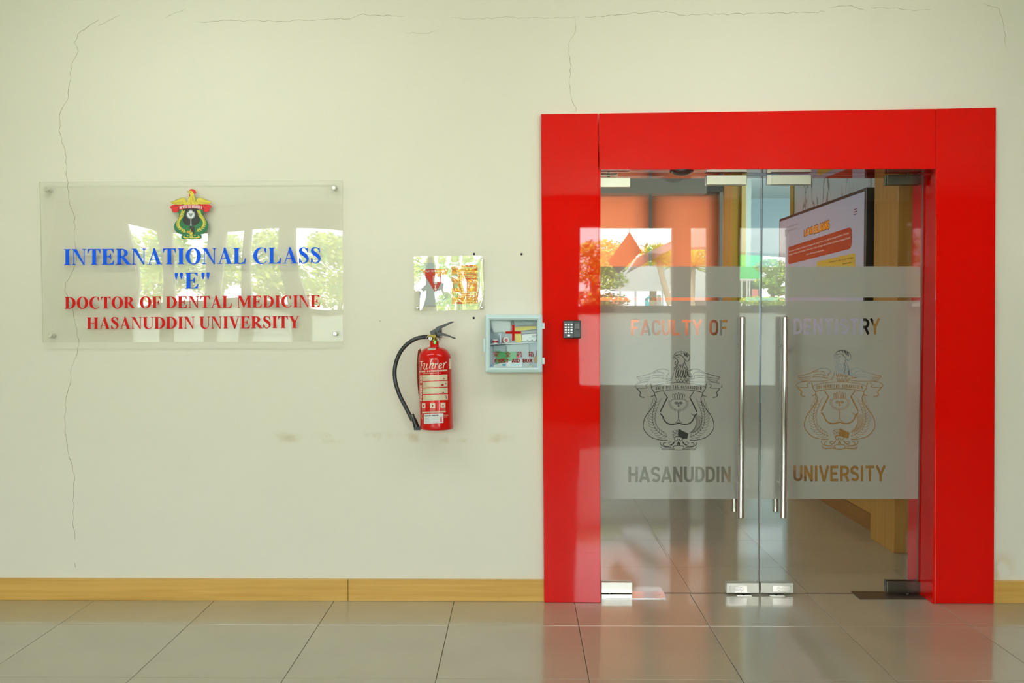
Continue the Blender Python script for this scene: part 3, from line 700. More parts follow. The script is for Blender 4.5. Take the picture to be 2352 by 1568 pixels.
# back wall with two window openings behind the blinds; passage to the right of it
bx0, bx1 = Q(1376, 500, 10).x, Q(1655, 500, 10).x
zo1 = Q(1500, 458, 10).z; zo0 = 1.2
o1 = (Q(1300, 500, 10).x, Q(1472, 500, 10).x); o2 = (Q(1507, 500, 10).x, Q(1622, 500, 10).x)
xe = Q(1706, 500, 10).x
structure(MB().box(-2.0, o1[0], YB, YB+.15, -.05, HC+.05).box(o1[1], o2[0], YB, YB+.15, zo0, zo1).box(o2[1], xe, YB, YB+.15, -.05, HC+.05)
          .box(o1[0], o2[1], YB, YB+.15, zo1, HC+.05).box(o1[0], o2[1], YB, YB+.15, -.05, zo0).build('wall_back_room', M_in), 'pale back wall of the inner room behind the orange blinds', 'wall')
structure(MB().box(xe, xe+.1, YB, 8.1, -.05, HC+.05).build('wall_passage', M_inb), 'pale side wall of the passage behind the marble wall', 'wall')
structure(MB().box(xe, 4.5, 7.75, 7.9, -.05, HC+.05).build('wall_end', M_inb), 'pale blue end wall of the passage', 'wall')
structure(MB().box(4.35, 4.5, .2, 8.1, -.05, HC+.05).build('wall_passage', M_inb), 'pale right wall of the inner passage', 'wall')
def marble():
    m = bpy.data.materials.new('white_marble'); m.use_nodes = True
    n = m.node_tree.nodes; l = m.node_tree.links; b = n['Principled BSDF']
    t = n.new('ShaderNodeTexCoord'); mp = n.new('ShaderNodeMapping'); no = n.new('ShaderNodeTexNoise'); r = n.new('ShaderNodeValToRGB')
    mp.inputs['Rotation'].default_value = (.5, 0, 0); mp.inputs['Scale'].default_value = (1, 1.9, .55)
    no.inputs['Scale'].default_value = 1.9; no.inputs['Detail'].default_value = 7; no.inputs['Distortion'].default_value = 1.1
    e = r.color_ramp.elements; e[0].position = .485; e[0].color = (*lin((204, 218, 224)), 1); e[1].position = .515; e[1].color = (*lin((204, 218, 224)), 1)
    k = e.new(.5); k.color = (*lin((96, 102, 106)), 1); k = e.new(.493); k.color = (*lin((184, 190, 190)), 1)
    l.new(t.outputs['Object'], mp.inputs[0]); l.new(mp.outputs[0], no.inputs['Vector']); l.new(no.outputs[0], r.inputs[0]); l.new(r.outputs[0], b.inputs['Base Color'])
    b.inputs['Roughness'].default_value = .25; return m
M_mar = marble()
ye = CAM.y + F*xw/(1820-1195); yp0, yp1 = .91, 1.27
wr = structure(empty('wall_right_room', (xw, 2, 0)), 'inner room wall of veined white marble over honey wood panels', 'wall')
MB().box(xw+.02, xw+.14, .26, ye, 0, HC).build('wall_core', M_in, wr)
for a, b in ((yp1, 2.46), (2.46, ye-.001)):
    MB().box(xw, xw+.019, a+.001, b-.001, 1.0, HC).build('marble_slab', M_mar, wr, bevel=.001)
for a, b in ((yp1, 1.36), (1.36, 1.98), (1.98, 2.60), (2.60, ye-.001)):
    MB().box(xw, xw+.019, a+.001, b-.001, .113, .998).build('wood_panel', M_pil, wr, bevel=.001)
MB().box(xw-.004, xw+.019, yp1, ye, 0, .11).build('base_board', wood('brown_base_wood', (150, 96, 36), (168, 110, 44), 'Y'), wr)
MB().box(xw-.01, xw+.15, ye, ye+.09, 0, HC).build('end_trim', wood('golden_trim_wood', (186, 150, 50), (200, 164, 60), 'Z'), wr)
tag(MB().box(2.24, 2.62, yp0, yp1, .0, HC-.001).build('wood_pilaster', M_pil, None, bevel=.002), 'honey wood pilaster between the wall screen and the red jamb', 'pilaster', kind='structure')
tag(MB().box(2.62, 4.34, .27, yp0+.1, 0, HC).build('wall_inner_return', M_in), 'pale return wall beside the wood pilaster', 'wall', kind='structure')
# wood pilaster and light trim at the end of the blinds
wp = tag(empty('wood_pilaster', (xe, YB-.1, 0)), 'tall wood pilaster with a pale edge strip beside the orange blind', 'pilaster', kind='structure')
a, b, c = Q(1661, 500, 9.9).x, Q(1680, 500, 9.9).x, Q(1702, 500, 9.9).x
MB().box(a, b, YB-.17, YB-.001, 0, HC-.001).build('front_panel', wood('orange_wood', (204, 136, 62), (214, 146, 72), 'Z'), wp)
MB().box(b, c, YB-.14, YB-.001, 0, HC-.001).build('side_panel', wood('olive_wood', (172, 138, 48), (180, 146, 56), 'Z'), wp)
MB().box(c, Q(1712, 500, 9.9).x, YB-.16, YB-.001, 0, HC-.001).build('edge_strip', mat('pale_oak', (214, 190, 112), .5), wp)
# beam above the blinds
z1, z0 = Q(1500, 404, 9.7).z, Q(1500, 444, 9.7).z
structure(MB().box(-2.0, Q(1623, 425, 9.7).x, YB-.33, YB-.001, z0, HC-.001).build('ceiling_beam', mat('beam_paint', (168, 168, 160), .6)), 'grey bulkhead above the orange blinds', 'beam')
structure(MB().box(Q(1623, 425, 9.8).x, Q(1660, 425, 9.8).x, YB-.25, YB-.001, Q(1640, 441, 9.8).z, HC-.001).build('blind_pelmet', mat('dark_pelmet', (66, 66, 66), .7)), 'dark box above the narrow end of the orange blind', 'pelmet')
for k, (pa, pb, lb) in enumerate(((1230, 1490.8, 'left orange roller blind glowing behind the glass door'), (1497, 1653, 'right orange roller blind glowing behind the glass door, next to the wood pilaster'))):
    a, b = Q(pa, 500, 9.85).x, Q(pb, 500, 9.85).x
    r = empty('roller_blind', ((a+b)/2, YB-.11, 1), lb, 'blind', 'orange roller blinds of the inner room')
    zt3 = z0+.02; zb3 = 1.10
    MB().box(a, b, YB-.112, YB-.110, zb3, zt3).build('blind_cloth', M_blind, r)
    MB().tube([(a, YB-.111, zb3), (b, YB-.111, zb3)], .012, 10).build('bottom_bar', M_grey, r)
    MB().tube([(a, YB-.08, zt3-.01), (b, YB-.08, zt3-.01)], .022, 12).build('roller_tube', M_grey, r)
for px0, px1 in ((1491, 1497), (1653, 1660)):
    a, b = Q(px0, 500, 9.8).x, Q(px1, 500, 9.8).x
    structure(MB().box(a, b, YB-.24, YB-.18, .0, z0+.03).build('window_mullion', mat('mullion_grey', (150, 150, 142), .5)), 'slim grey post %s the orange blinds' % ('between' if px0 < 1500 else 'at the right end of'), 'mullion')

# dark low cabinets under the blinds
lc = empty('low_cabinet', (.2, YB-.25, 0), 'dark low cabinet row under the orange blinds, blurred by the frosted film', 'cabinet')
M_lc = mat('charcoal_laminate', (52, 58, 58), .4)
MB().box(-1.95, 2.2, YB-.46, YB-.245, .06, 1.02).build('carcass', M_lc, lc)
MB().box(-1.97, 2.22, YB-.49, YB-.245, 1.02, 1.05).build('worktop', mat('pale_worktop', (150, 156, 152), .4), lc, bevel=.003)
MB().box(-1.93, 2.18, YB-.43, YB-.27, 0, .06).build('plinth', M_dark, lc)
for i in range(7):
    a = -1.95+i*.593; dd = MB().box(a+.003, a+.59, YB-.478, YB-.461, .07, 1.01).build('door', M_lc, lc, bevel=.002)
    MB().box(a+.52, a+.535, YB-.50, YB-.478, .6, .8).build('handle', M_steel, dd)

# wall screen on the marble wall
tvx = 2.205
def TP(px, py, off=0): return PX(px, py, tvx-off)
pn, pf = TP(1990, 424), TP(1790, 508)
ztv = (pn.z+pf.z)/2; yn, yf_ = pn.y, pf.y; hb = 1.07
tv = empty('wall_screen', (tvx+.05, (yn+yf_)/2, ztv-hb/2), 'large wall-mounted screen on the marble wall showing a slide titled LATAR BELAKANG', 'screen')
MB().box(tvx, tvx+.055, yn, yf_, ztv-hb, ztv).build('bezel', M_black, tv, bevel=.003)
MB().box(tvx+.055, xw-.0, (yn+yf_)/2-.3, (yn+yf_)/2+.3, ztv-.8, ztv-.3).build('wall_bracket', M_dark, tv)
bz = .022
M_scr = mat('lit_screen', (158, 164, 182), .3, emit=.22)
MB().box(tvx-.0012, tvx+.001, yn+bz*1.3, yf_-bz, ztv-hb+bz, ztv-bz).build('display', M_scr, tv)
def tvpoly(pts, mt, name, off=.002, r=0):
    q = [TP(x, y, off) for x, y in pts]
    MB().prism(q, (.0006, 0, 0)).build(name, mt, tv)
k_ = 7.84
def tc_(x, y): return (1780+x/k_, 420+y/k_)
M_sr = mat('slide_red', (176, 44, 6), .3, emit=.10); M_sy = mat('slide_yellow', (206, 176, 60), .3, emit=.12); M_so = mat('slide_orange', (236, 150, 20), .3, emit=.25)
M_sw = mat('slide_white', (230, 220, 214), .3, emit=.15); M_sd = mat('slide_dark_text', (120, 50, 24), .3, emit=.05)
tvpoly([tc_(*p) for p in [(236, 1200), (240, 1165), (256, 1150), (1330, 805), (1360, 806), (1378, 840), (1382, 960), (1378, 1100), (1362, 1165), (1335, 1190), (262, 1462), (242, 1455), (236, 1420)]], M_sr, 'slide_banner')
tvpoly([tc_(*p) for p in [(752, 1440), (765, 1415), (1425, 1265), (1445, 1275), (1450, 1560), (1440, 1600), (752, 1740)]], M_sy, 'slide_banner')
def tvtext(s, pa, pb, h0, h1, mt, bold=0, off=.004, name='lettering'):
    """baseline pa -> pb in crop pixels; h0, h1 letter heights there"""
    A = TP(*tc_(*pa), off); B = TP(*tc_(*pb), off); A2 = TP(*tc_(pa[0], pa[1]-h0), off); B2 = TP(*tc_(pb[0], pb[1]-h1), off)
    text(s, lambda u, v: A.lerp(B, u)*(1-v) + A2.lerp(B2, u)*v, mt, tv, name, bold=bold, res=1)
# equal steps along the slide are not equal pixels, so the ends are given and the wall plane does the rest
def tvmap(pa, pb, h0, h1, off):
    A = TP(*tc_(*pa), off); B = TP(*tc_(*pb), off); A2 = TP(*tc_(pa[0], pa[1]-h0), off); B2 = TP(*tc_(pb[0], pb[1]-h1), off)
    return lambda u, v: A.lerp(B, u)*(1-v) + A2.lerp(B2, u)*v
sans_text('LATAR BELAKANG', tvmap((522, 968), (977, 830), 124, 170, .002), M_sd, tv, (.0004, 0, 0), hw=.16)
sans_text('LATAR BELAKANG', tvmap((529, 957), (971, 822), 108, 150, .004), M_so, tv, (.0004, 0, 0), hw=.10)
tvtext('Promosi kesehatan sistem stomatognatik yang berperan dalam pengunyahan, bicara,', (250, 1262), (1335, 928), 40, 52, M_sw)
tvtext('estetik, penting untuk kualitas hidup seseorang, sehingga dibutuhkan rehabilitasi maksilofasial', (245, 1318), (1350, 1014), 40, 52, M_sw)
tvtext('multi-dimensional yang nyata.', (565, 1310), (885, 1232), 40, 46, M_sw)
tvtext('pemakaian gigi tiruan dengan', (975, 1448), (1418, 1365), 36, 44, M_sd)
tvtext('Tujuan riset', (1210, 1480), (1370, 1452), 34, 38, M_sd, .02)
for yy in (468, 513, 558): tvpoly([tc_(*p) for p in [(1424, yy+6), (1474, yy-12), (1472, yy+4), (1418, yy+22)]], mat('slide_menu', (124, 34, 16), .3, emit=.05), 'menu_bar', .003)
tvpoly([tc_(*p) for p in [(178, 850), (205, 835), (205, 860), (195, 870), (198, 960), (182, 965)]], mat('slide_grey', (110, 100, 104), .3), 'slide_logo', .003)
tvtext('UNIVERSITAS', (218, 810), (410, 755), 26, 30, mat('slide_faint', (160, 150, 152), .3)); tvtext('HASANUDDIN', (218, 880), (405, 825), 20, 24, MATS['slide_faint'])

# ------------------------------------------------------------------ outdoors beyond the tall windows (seen mirrored)
structure(MB().box(-60, 60, -60, YF-.15, -.6, -.5).build('ground', mat('garden_grass', (150, 152, 128), .9, var=(1.5, .3))), 'pale paved ground of the garden outside the tall windows', 'ground')
def blobs(name, label, cat, blobs_, cols, n, leaf, trunk=None, group=None, seed=3):
    """crown of small leaf blades scattered through ellipsoids; trunk polyline"""
    rnd = random.Random(seed); r = empty(name, (blobs_[0][0], blobs_[0][1], -.5), label, cat, group)
    vs, fs, mi = [], [], []; n = int(n*1.7); leaf *= .72
    for c in blobs_:
        for i in range(n):
            d = Vector((rnd.gauss(0, 1), rnd.gauss(0, 1), rnd.gauss(0, 1))).normalized()*rnd.uniform(.55, 1.0)
            p = Vector((c[0]+d.x*c[3], c[1]+d.y*c[4], c[2]+d.z*c[5])); a = Vector((rnd.gauss(0, 1), rnd.gauss(0, 1), rnd.gauss(0, .5))).normalized(); b_ = a.cross(Vector((rnd.gauss(0, 1), rnd.gauss(0, 1), rnd.gauss(0, 1)))).normalized()
            s = leaf*rnd.uniform(.6, 1.3); k = len(vs); vs += [p-a*s, p+b_*s*.45, p+a*s, p-b_*s*.45]; fs.append((k, k+1, k+2, k+3)); mi.append(rnd.randrange(len(cols)))
    m = MB().add(vs, fs); o = m.build('foliage', cols[0], r); tag(o, kind='stuff')
    for cc in cols[1:]: o.data.materials.append(cc)
    o.data.polygons.foreach_set('material_index', mi)
    if trunk:
        MB().tube([Vector(t[:3]) for t in trunk], [t[3] for t in trunk], 8).build('trunk', mat('tree_bark', (150, 128, 96), .9), r)
    return r
G1 = mat('leaf_yellow_green', (186, 200, 60), .5); G2 = mat('leaf_green', (110, 160, 60), .5); G3 = mat('leaf_dark_green', (66, 104, 44), .5); G4 = mat('leaf_lime', (206, 214, 90), .5)
def vb(px, py, dv, rx, ry, rz): p = V(px, py, dv); return (p.x, p.y, p.z, rx, ry, rz)
blobs('garden_tree', 'broad yellow-green tree mirrored in the left edge of the glass door', 'tree', [vb(1372, 575, 17, .55, .5, .22), vb(1395, 612, 17, .5, .5, .18), vb(1385, 645, 17, .5, .5, .2), vb(1345, 600, 17, .6, .5, .4)], [G1, G2, G4], 520, .06, [(*V(1350, 900, 17), .12), (*V(1360, 640, 17), .07)], seed=1)
blobs('garden_tree', 'tall light green tree mirrored behind the white board', 'tree', [vb(1500, 600, 24, 1.5, .8, .45), vb(1580, 590, 24, 1.0, .8, .4), vb(1440, 620, 24, 1.0, .7, .35)], [G1, G2, G4], 700, .10, [(*V(1500, 860, 24), .15), (*V(1500, 620, 24), .08)], seed=2)
blobs('clipped_tree', 'cloud-pruned green tree mirrored at the meeting of the glass leaves', 'tree', [vb(1770, 612, 19, .34, .4, .16), vb(1790, 635, 19, .34, .4, .15), vb(1762, 650, 19, .3, .4, .12), vb(1790, 668, 19, .26, .3, .1)], [G2, G1], 520, .05, [(*V(1772, 860, 19), .06), (*V(1775, 620, 19), .04)], seed=4)
blobs('hedge', 'low yellow-green hedge mirrored under the clipped tree', 'hedge', [vb(1770, 692, 18, .35, .3, .1), vb(1735, 690, 18, .35, .3, .08), vb(1790, 694, 18, .3, .3, .08)], [G4, G1, G2], 400, .05, seed=5)
blobs('hedge', 'flowering hedge mirrored at the left edge of the glass door', 'hedge', [vb(1395, 690, 16, .45, .3, .13), vb(1355, 690, 16, .4, .3, .16)], [G3, G1, mat('orange_leaf', (230, 120, 50), .6)], 420, .05, seed=6)
for i, (px, dv) in enumerate(((1255, 20), (1140, 16.5), (1020, 19.5), (900, 16), (770, 19), (640, 16), (520, 19), (400, 16), (290, 19))):
    blobs('garden_tree', 'leafy garden tree mirrored %s' % ('behind the right part of the name sign' , 'left of the red door frame, near the first aid cabinet', 'in the bent poster acrylic', 'between name sign and poster', 'at the right edge of the name sign', 'under the words INTERNATIONAL CLASS', 'under the crest of the name sign', 'left of the crest of the name sign', 'at the left end of the window row')[(1, 1, 2, 3, 4, 5, 6, 7, 8)[i] if i else 0], 'tree', [vb(px, 600, dv, .55, .5, .45), vb(px+24, 640, dv, .5, .5, .35), vb(px-26, 660, dv, .45, .5, .35), vb(px, 560, dv, .4, .5, .3)], [G2, G1, G4], 420, .08, [(*V(px, 860, dv), .1), (*V(px, 600, dv), .05)], 'garden trees in front of the building', seed=10+i)
# long-leaved palms
def palm(px, py, dv, tr, label, seed):
    rnd = random.Random(seed); p = V(px, py, dv); r = empty('palm', (p.x, p.y, -.5), label, 'palm')
    MB().tube([V(tr[0], tr[1], dv), V((tr[0]+px)/2-2, (tr[1]+py)/2, dv), p], [.07, .055, .05], 8).build('trunk', mat('palm_bark', (196, 170, 134), .9), r)
    m = MB()
    for i in range(90):
        a = rnd.uniform(0, 2*math.pi); e = rnd.uniform(-.3, 1.4); L_ = rnd.uniform(.30, .46)
        d = Vector((math.cos(a)*math.cos(e), math.sin(a)*math.cos(e), math.sin(e))); sd_ = d.cross(Vector((0, 0, 1))).normalized()*.014
        q = p+d*L_*.6; tip = p+d*L_-Vector((0, 0, .10*L_))
        m.add([p-sd_, p+sd_, q+sd_, tip, q-sd_], [(0, 1, 2, 3, 4)])
    tag(m.build('fronds', G1, r), kind='stuff')
palm(1512, 598, 17, (1540, 700), 'palm with a leaning trunk and spiky head mirrored in the left glass leaf', 1)
palm(1545, 605, 18, (1552, 760), 'spiky green palm mirrored beside the window mullion', 2)
palm(1592, 612, 16.5, (1590, 760), 'spiky palm mirrored right of the window mullion', 3)
# white board, white building and green kiosk
def vbox(m, x0, y0, x1, y1, dv, th):
    a = V(x0, y1, dv); b = V(x1, y0, dv); return m.box(a.x, b.x, a.y-th, a.y, a.z, b.z)
r = empty('notice_board', V(1475, 700, 19), 'large weathered white board on posts mirrored behind the palms', 'board')
vbox(MB(), 1409, 610, 1540, 668, 19, .08).build('board_panel', mat('white_board_paint', (214, 214, 210), .7, var=(14, .25)), r)
for px in (1425, 1460, 1522): vbox(MB(), px-2, 668, px+2, 760, 19, .08).build('post', M_grey, r)
r = empty('white_building', V(1615, 760, 22), 'white building mirrored right of the window mullion', 'building')
vbox(MB(), 1592, 606, 1660, 670, 22, .8).build('upper_wall', M_white, r); vbox(MB(), 1592, 670, 1640, 690, 22, .7).build('shutter', mat('shutter_grey', (190, 196, 200), .6), r)
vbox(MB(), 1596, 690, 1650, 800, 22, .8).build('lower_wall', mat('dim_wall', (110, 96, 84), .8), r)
r = empty('green_kiosk', V(1718, 700, 20), 'kiosk with a bright green roof mirrored next to the meeting stiles', 'building')
vbox(MB(), 1680, 579, 1752, 640, 20, .6).build('roof', mat('green_roof', (60, 196, 104), .5), r)
vbox(MB(), 1680, 640, 1752, 644, 20, .7).build('fascia', M_white, r)
for px in (1704, 1716, 1722): vbox(MB(), px-1.5, 644, px+1.5, 720, 20, .05).build('post', M_white, r)
vbox(MB(), 1690, 646, 1750, 720, 21, .1).build('back_wall', mat('dim_green', (70, 90, 60), .8), r)
vbox(MB(), 1728, 664, 1742, 684, 19.8, .05).build('sign_board', mat('pink_sign', (220, 130, 120), .6), r)
r = empty('cyan_post', V(1487, 710, 17.5), 'bright cyan post mirrored low in the left glass leaf', 'post')
MB().prism([V(x, y, 17.5) for x, y in ((1482, 686), (1492, 678), (1492, 684), (1488, 690), (1492, 694), (1492, 760), (1482, 760))], (0, -.06, 0)).build('post', mat('cyan_paint', (40, 200, 214), .5), r)
r = empty('white_post', V(1515, 710, 17.5), 'white tapered post mirrored low in the left glass leaf', 'post')
MB().prism([V(x, y, 17.5) for x, y in ((1511, 677), (1518, 677), (1521, 760), (1510, 760))], (0, -.1, 0)).build('post', M_white, r)
# sloping canopy outside the windows and the square board hung in the window
cano = structure(empty('porch_canopy', (V(1600, 550, 13.4).x, YF-.8, 2.4)), 'sloping pale canopy outside the tall windows', 'canopy')
MB().prism([V(x, y, 13.4) for x, y in ((1440, 628), (1547, 569), (1627, 567), (1700, 578), (1860, 588), (1860, 500), (1600, 500), (1590, 531), (1466, 590))], (0, -.5, 0)).build('canopy_panel', mat('canopy_paint', (205, 200, 194), .6), cano)
r = empty('hanging_board', V(1435, 580, 12.3), 'dark square board hung corner-down in the window, mirrored in the left glass leaf', 'board')
pts = [V(x, y, 12.35) for x, y in ((1397, 601), (1421, 628), (1474, 577), (1446, 533))]
MB().prism(pts, (0, -.02, 0)).build('board_panel', mat('brown_board', (120, 96, 84), .5, var=(9, .4)), r)
tag(MB().tube([V(1446, 533, 12.35), V(1446, 500, 12.35)], .004, 6).build('cord', M_dark, r))

# ------------------------------------------------------------------ acrylic name sign
YS = -.036
M_blue = mat('blue_letter', (0, 92, 240), .5, spec=.2); M_rl = mat('red_letter', (206, 14, 8), .5, spec=.2)
sg = empty('name_sign', P(440, 786, YS), 'clear acrylic sign with rooster crest reading INTERNATIONAL CLASS E in blue, HASANUDDIN UNIVERSITY in red', 'sign')
o = MB().pp([(91, 418), (786.5, 414.5), (788, 784), (98, 786)], YS, .005).build('acrylic_sheet', M_acryl, sg)
o.data.materials.append(mat('acrylic_edge', (226, 228, 206), .3))
for p in o.data.polygons:
    if abs(p.normal.y) < .5: p.material_index = 1
def standoff(par, px, py, Y, r=.0105, head=None):
    c = P(px, py, Y); s = MB().lathe([(.0005, -.011), (r-.002, -.011), (r, -.009), (r, -.0005)], (c.x, Y, c.z), 24, 'Y').build('standoff', M_steel, par)
    MB().lathe([(r*.86, 0), (r*.86, -Y-.0065)], (c.x, Y+.006, c.z), 20, 'Y').build('spacer', M_steel, s)
for px, py in ((108, 436), (767.5, 431.5), (116, 770.5), (770, 766)): standoff(sg, px, py, YS)
serif_line('INTERNATIONAL CLASS', 144.5, 739, 608.6, 604.4, 36.5, YS-.0024, M_blue, sg)
serif_line('"E"', 397, 485, 662.6, 661.8, 36.5, YS-.0024, M_blue, sg)
serif_line('DOCTOR OF DENTAL MEDICINE', 148, 737, 709.4, 705.2, 27.5, YS-.0024, M_rl, sg)
serif_line('HASANUDDIN UNIVERSITY', 198, 689, 756.2, 753.0, 27.5, YS-.0024, M_rl, sg)
# crest of the sign
cr = empty('crest', P(439, 490, YS)-sg.location); cr.parent = sg
C_G = mat('crest_green', (20, 112, 66), .4); C_K = mat('crest_black', (14, 18, 22), .3); C_R = mat('crest_red', (214, 22, 18), .4); C_P = mat('crest_band_red', (214, 50, 60), .4)
C_Y = mat('crest_yellow', (222, 206, 66), .4); C_W = mat('crest_white', (222, 230, 232), .4); C_D = mat('crest_dark_red', (130, 8, 6), .4); C_L = mat('crest_gold_line', (120, 104, 20), .5)
def cpt(x, y): return (370+x/11.2, 420+y/11.2)
lay = [0]
def cpoly(name, mt, polys, lv, smooth=0):
    m = MB()
    for q in polys:
        if smooth: q = spline([tuple(map(float, p)) for p in q]+[tuple(map(float, q[0]))], smooth)[:-1]
        m.pp([cpt(*p) for p in q], YS-.0008-.0005*lv, .0004)
    return m.build(name, mt, cr)
def cstroke(name, mt, lines, w, lv):
    m = MB()
    for q in lines:
        q = [tuple(map(float, p)) for p in q]; q = spline(q, 4) if len(q) > 2 else q
        for s in stroke(q, w/2): m.pp([cpt(*p) for p in s], YS-.0008-.0005*lv, .0004)
    return m.build(name, mt, cr)
cpoly('shield', C_G, [[(455,690),(450,740),(472,800),(458,855),(430,920),(390,980),(345,1050),(328,1130),(345,1200),(390,1260),(450,1300),(545,1328),(518,1370),(520,1420),(562,1448),(680,1440),(780,1452),(880,1440),(990,1447),(1038,1410),(1035,1350),(1008,1322),(1090,1300),(1170,1240),(1213,1150),(1213,1060),(1190,990),(1130,900),(1090,850),(1072,800),(1088,740),(1080,690)]], 0)
cpoly('field', C_K, [[(590,650),(622,740),(590,840),(545,940),(560,1000),(610,1060),(690,1100),(780,1108),(860,1092),(940,1050),(985,1000),(1002,950),(965,850),(925,740),(935,650)], [(720,1120),(860,1120),(862,1300),(790,1330),(730,1300),(760,1200)]], 1)
cpoly('ribbon_tail', C_R, [[(220,615),(300,565),(400,542),(500,536),(592,548),(590,600),(470,700),(440,745),(390,757),(330,757),(286,738),(280,690),(250,650)]], 2)
cpoly('ribbon_tail', C_R, [[(1305,600),(1240,556),(1150,536),(1040,534),(935,545),(940,600),(1060,690),(1090,735),(1150,748),(1210,745),(1243,715),(1245,670),(1285,632)]], 2)
for q_ in [[(500,545),(592,548),(560,580)], [(935,545),(1030,540),(985,572)], [(355,585),(400,575),(410,600),(370,606)], [(1100,572),(1150,568),(1150,592),(1105,590)], [(440,600),(465,690),(440,745),(420,690)], [(1075,600),(1060,690),(1090,735),(1105,680)]]: cpoly('ribbon_dark', C_D, [q_], 3)  # darker red pieces of the crest's ribbon
cpoly('ribbon_band', C_P, [[(455,610),(600,566),(765,550),(930,560),(1075,605),(1055,690),(930,662),(765,652),(610,664),(475,692)]], 4)
N = 'UNIVERSITAS HASANUDDIN'
for i, ch in enumerate(N):
    if ch == ' ': continue
    t = (i+.5)/len(N); cx_ = 478+t*570; yb = 676-34*math.sin(math.pi*t); ang = -.30*(.5-t)
    m = MB()
    for st in SAN[ch]:
        for s in stroke(st, .12):
            m.pp([cpt(cx_+(x-.3)*29*math.cos(ang)+(-y*78)*-math.sin(ang)*.6, yb-y*78+(x-.3)*29*math.sin(ang)) for x, y in s], YS-.0008-.0005*5, .0004)
    m.build('letter', C_W, cr)
cpoly('wing', C_Y, [[(235,488),(300,470),(380,450),(440,415),(510,388),(580,380),(622,400),(642,440),(645,480),(690,500),(690,560),(290,550),(262,520)]], 3)
cpoly('wing', C_Y, [[(1292,476),(1240,462),(1180,442),(1090,400),(1000,384),(930,396),(905,430),(910,470),(860,500),(860,550),(1240,545),(1262,520)]], 3)
cpoly('rooster', C_Y, [[(592,562),(640,528),(682,500),(690,400),(716,362),(745,310),(716,255),(706,222),(735,196),(780,196),(815,222),(838,262),(848,320),(868,370),(880,400),(876,440),(884,490),(930,530),(940,560),(765,548)]], 4)
cpoly('comb', C_R, [[(712,206),(735,172),(785,152),(830,158),(880,190),(905,235),(892,275),(858,290),(835,262),(815,222),(780,200),(735,197)]], 5)
cpoly('wattle', C_R, [[(718,262),(740,290),(748,325),(738,342),(722,332),(716,300)], [(760,262),(790,250),(792,262),(770,276)]], 5)
cpoly('beak', mat('crest_beak', (180, 170, 80), .4), [[(650,226),(690,206),(716,206),(720,240),(700,238),(660,240),(690,230)], [(664,248),(700,244),(722,250),(700,256)]], 5)
cpoly('eye', C_L, [[(740,232),(752,226),(768,232),(766,244),(748,248)]], 5)
cstroke('feather_line', C_L, [[(235,488),(380,450),(510,388),(600,382),(640,440),(645,490)], [(270,510),(420,500),(560,470)], [(290,530),(430,522),(600,505)], [(370,450),(372,436),(480,410)], [(1292,476),(1180,442),(1060,388),(960,386),(905,425),(910,480),(940,500)], [(1262,510),(1100,500),(960,462)], [(1240,530),(1100,524),(950,505)], [(1185,440),(1165,440),(1050,415)], [(700,400),(740,360),(750,310)], [(845,330),(880,400)], [(770,370),(752,470)], [(800,340),(800,470)], [(830,380),(848,480)], [(720,440),(712,500)], [(740,470),(760,540)], [(790,480),(780,540)], [(840,470),(870,530)], [(690,520),(720,500)]], 5, 5)
star = []
for i in range(52):
    a = 2*math.pi*i/52-math.pi/2; k = 1 if i % 2 == 0 else .66
    up_ = 1.25 if math.sin(a) < 0 else .9
    star.append((763+122*k*math.cos(a)*(1 if math.sin(a) > -.6 else .75), 825+122*k*up_*math.sin(a)))
cpoly('tree_crown', C_W, [star], 2)
cstroke('tree_crown_line', C_K, [[(685,800),(730,812),(763,870),(800,812),(845,798)], [(740,800),(763,840),(790,800)], [(700,780),(763,790),(825,780)]], 9, 3)
cpoly('tree_trunk', C_W, [[(759,920),(773,920),(777,1060),(795,1095),(735,1095),(757,1062)]], 2)
for sg_, path in ((1, [(560,735),(520,850),(455,960),(440,1080),(500,1180),(640,1270)]), (-1, [(975,735),(1010,840),(1080,930),(1110,1040),(1060,1150),(910,1250)])):
    m = MB(); q = spline([tuple(map(float, p)) for p in path], 6)
    for s in stroke(q, 5): m.pp([cpt(*p) for p in s], YS-.0008-.0005*2, .0004)
    for i in range(1, len(q)-1, 2):
        x, y = q[i]; dx, dy = q[i-1][0]-q[i+1][0], q[i-1][1]-q[i+1][1]; l = math.hypot(dx, dy); ux, uy = dx/l, dy/l
        for s in (1, -1):
            for ln in (78,):
                ex, ey = x+ux*ln*.85-uy*s*ln*.62, y+uy*ln*.85+ux*s*ln*.62; mx_, my_ = (x+ex)/2, (y+ey)/2; nx, ny = -(ey-y)/ln*12, (ex-x)/ln*12
                m.pp([cpt(x, y), cpt(mx_+nx, my_+ny), cpt(ex, ey), cpt(mx_-nx, my_-ny)], YS-.0008-.0005*2, .0004)
    m.build('laurel', C_Y, cr)
cpoly('scroll_ornament', C_Y, [[(725,1400),(750,1330),(722,1300),(735,1270),(772,1262),(812,1270),(822,1300),(790,1330),(830,1400),(800,1422),(750,1422)], [(605,1350),(600,1385),(660,1400),(720,1400),(720,1418),(640,1425),(560,1405),(575,1372)], [(945,1350),(950,1385),(890,1400),(825,1400),(825,1418),(910,1425),(1005,1405),(985,1372)], [(658,1350),(690,1345),(715,1358),(690,1366)], [(845,1358),(870,1340),(888,1340),(870,1362)]], 3)
cpoly('shell_ornament', mat('crest_old_gold', (176, 150, 50), .4), [[(650,1250),(690,1225),(740,1230),(750,1180),(765,1178),(775,1265),(730,1310),(680,1290)]], 3)
cstroke('scroll_line', C_G, [[(740,1300),(752,1290),(760,1302)], [(805,1300),(792,1290),(784,1302)], [(745,1400),(770,1340),(800,1400)], [(770,1345),(770,1400)]], 6, 4)

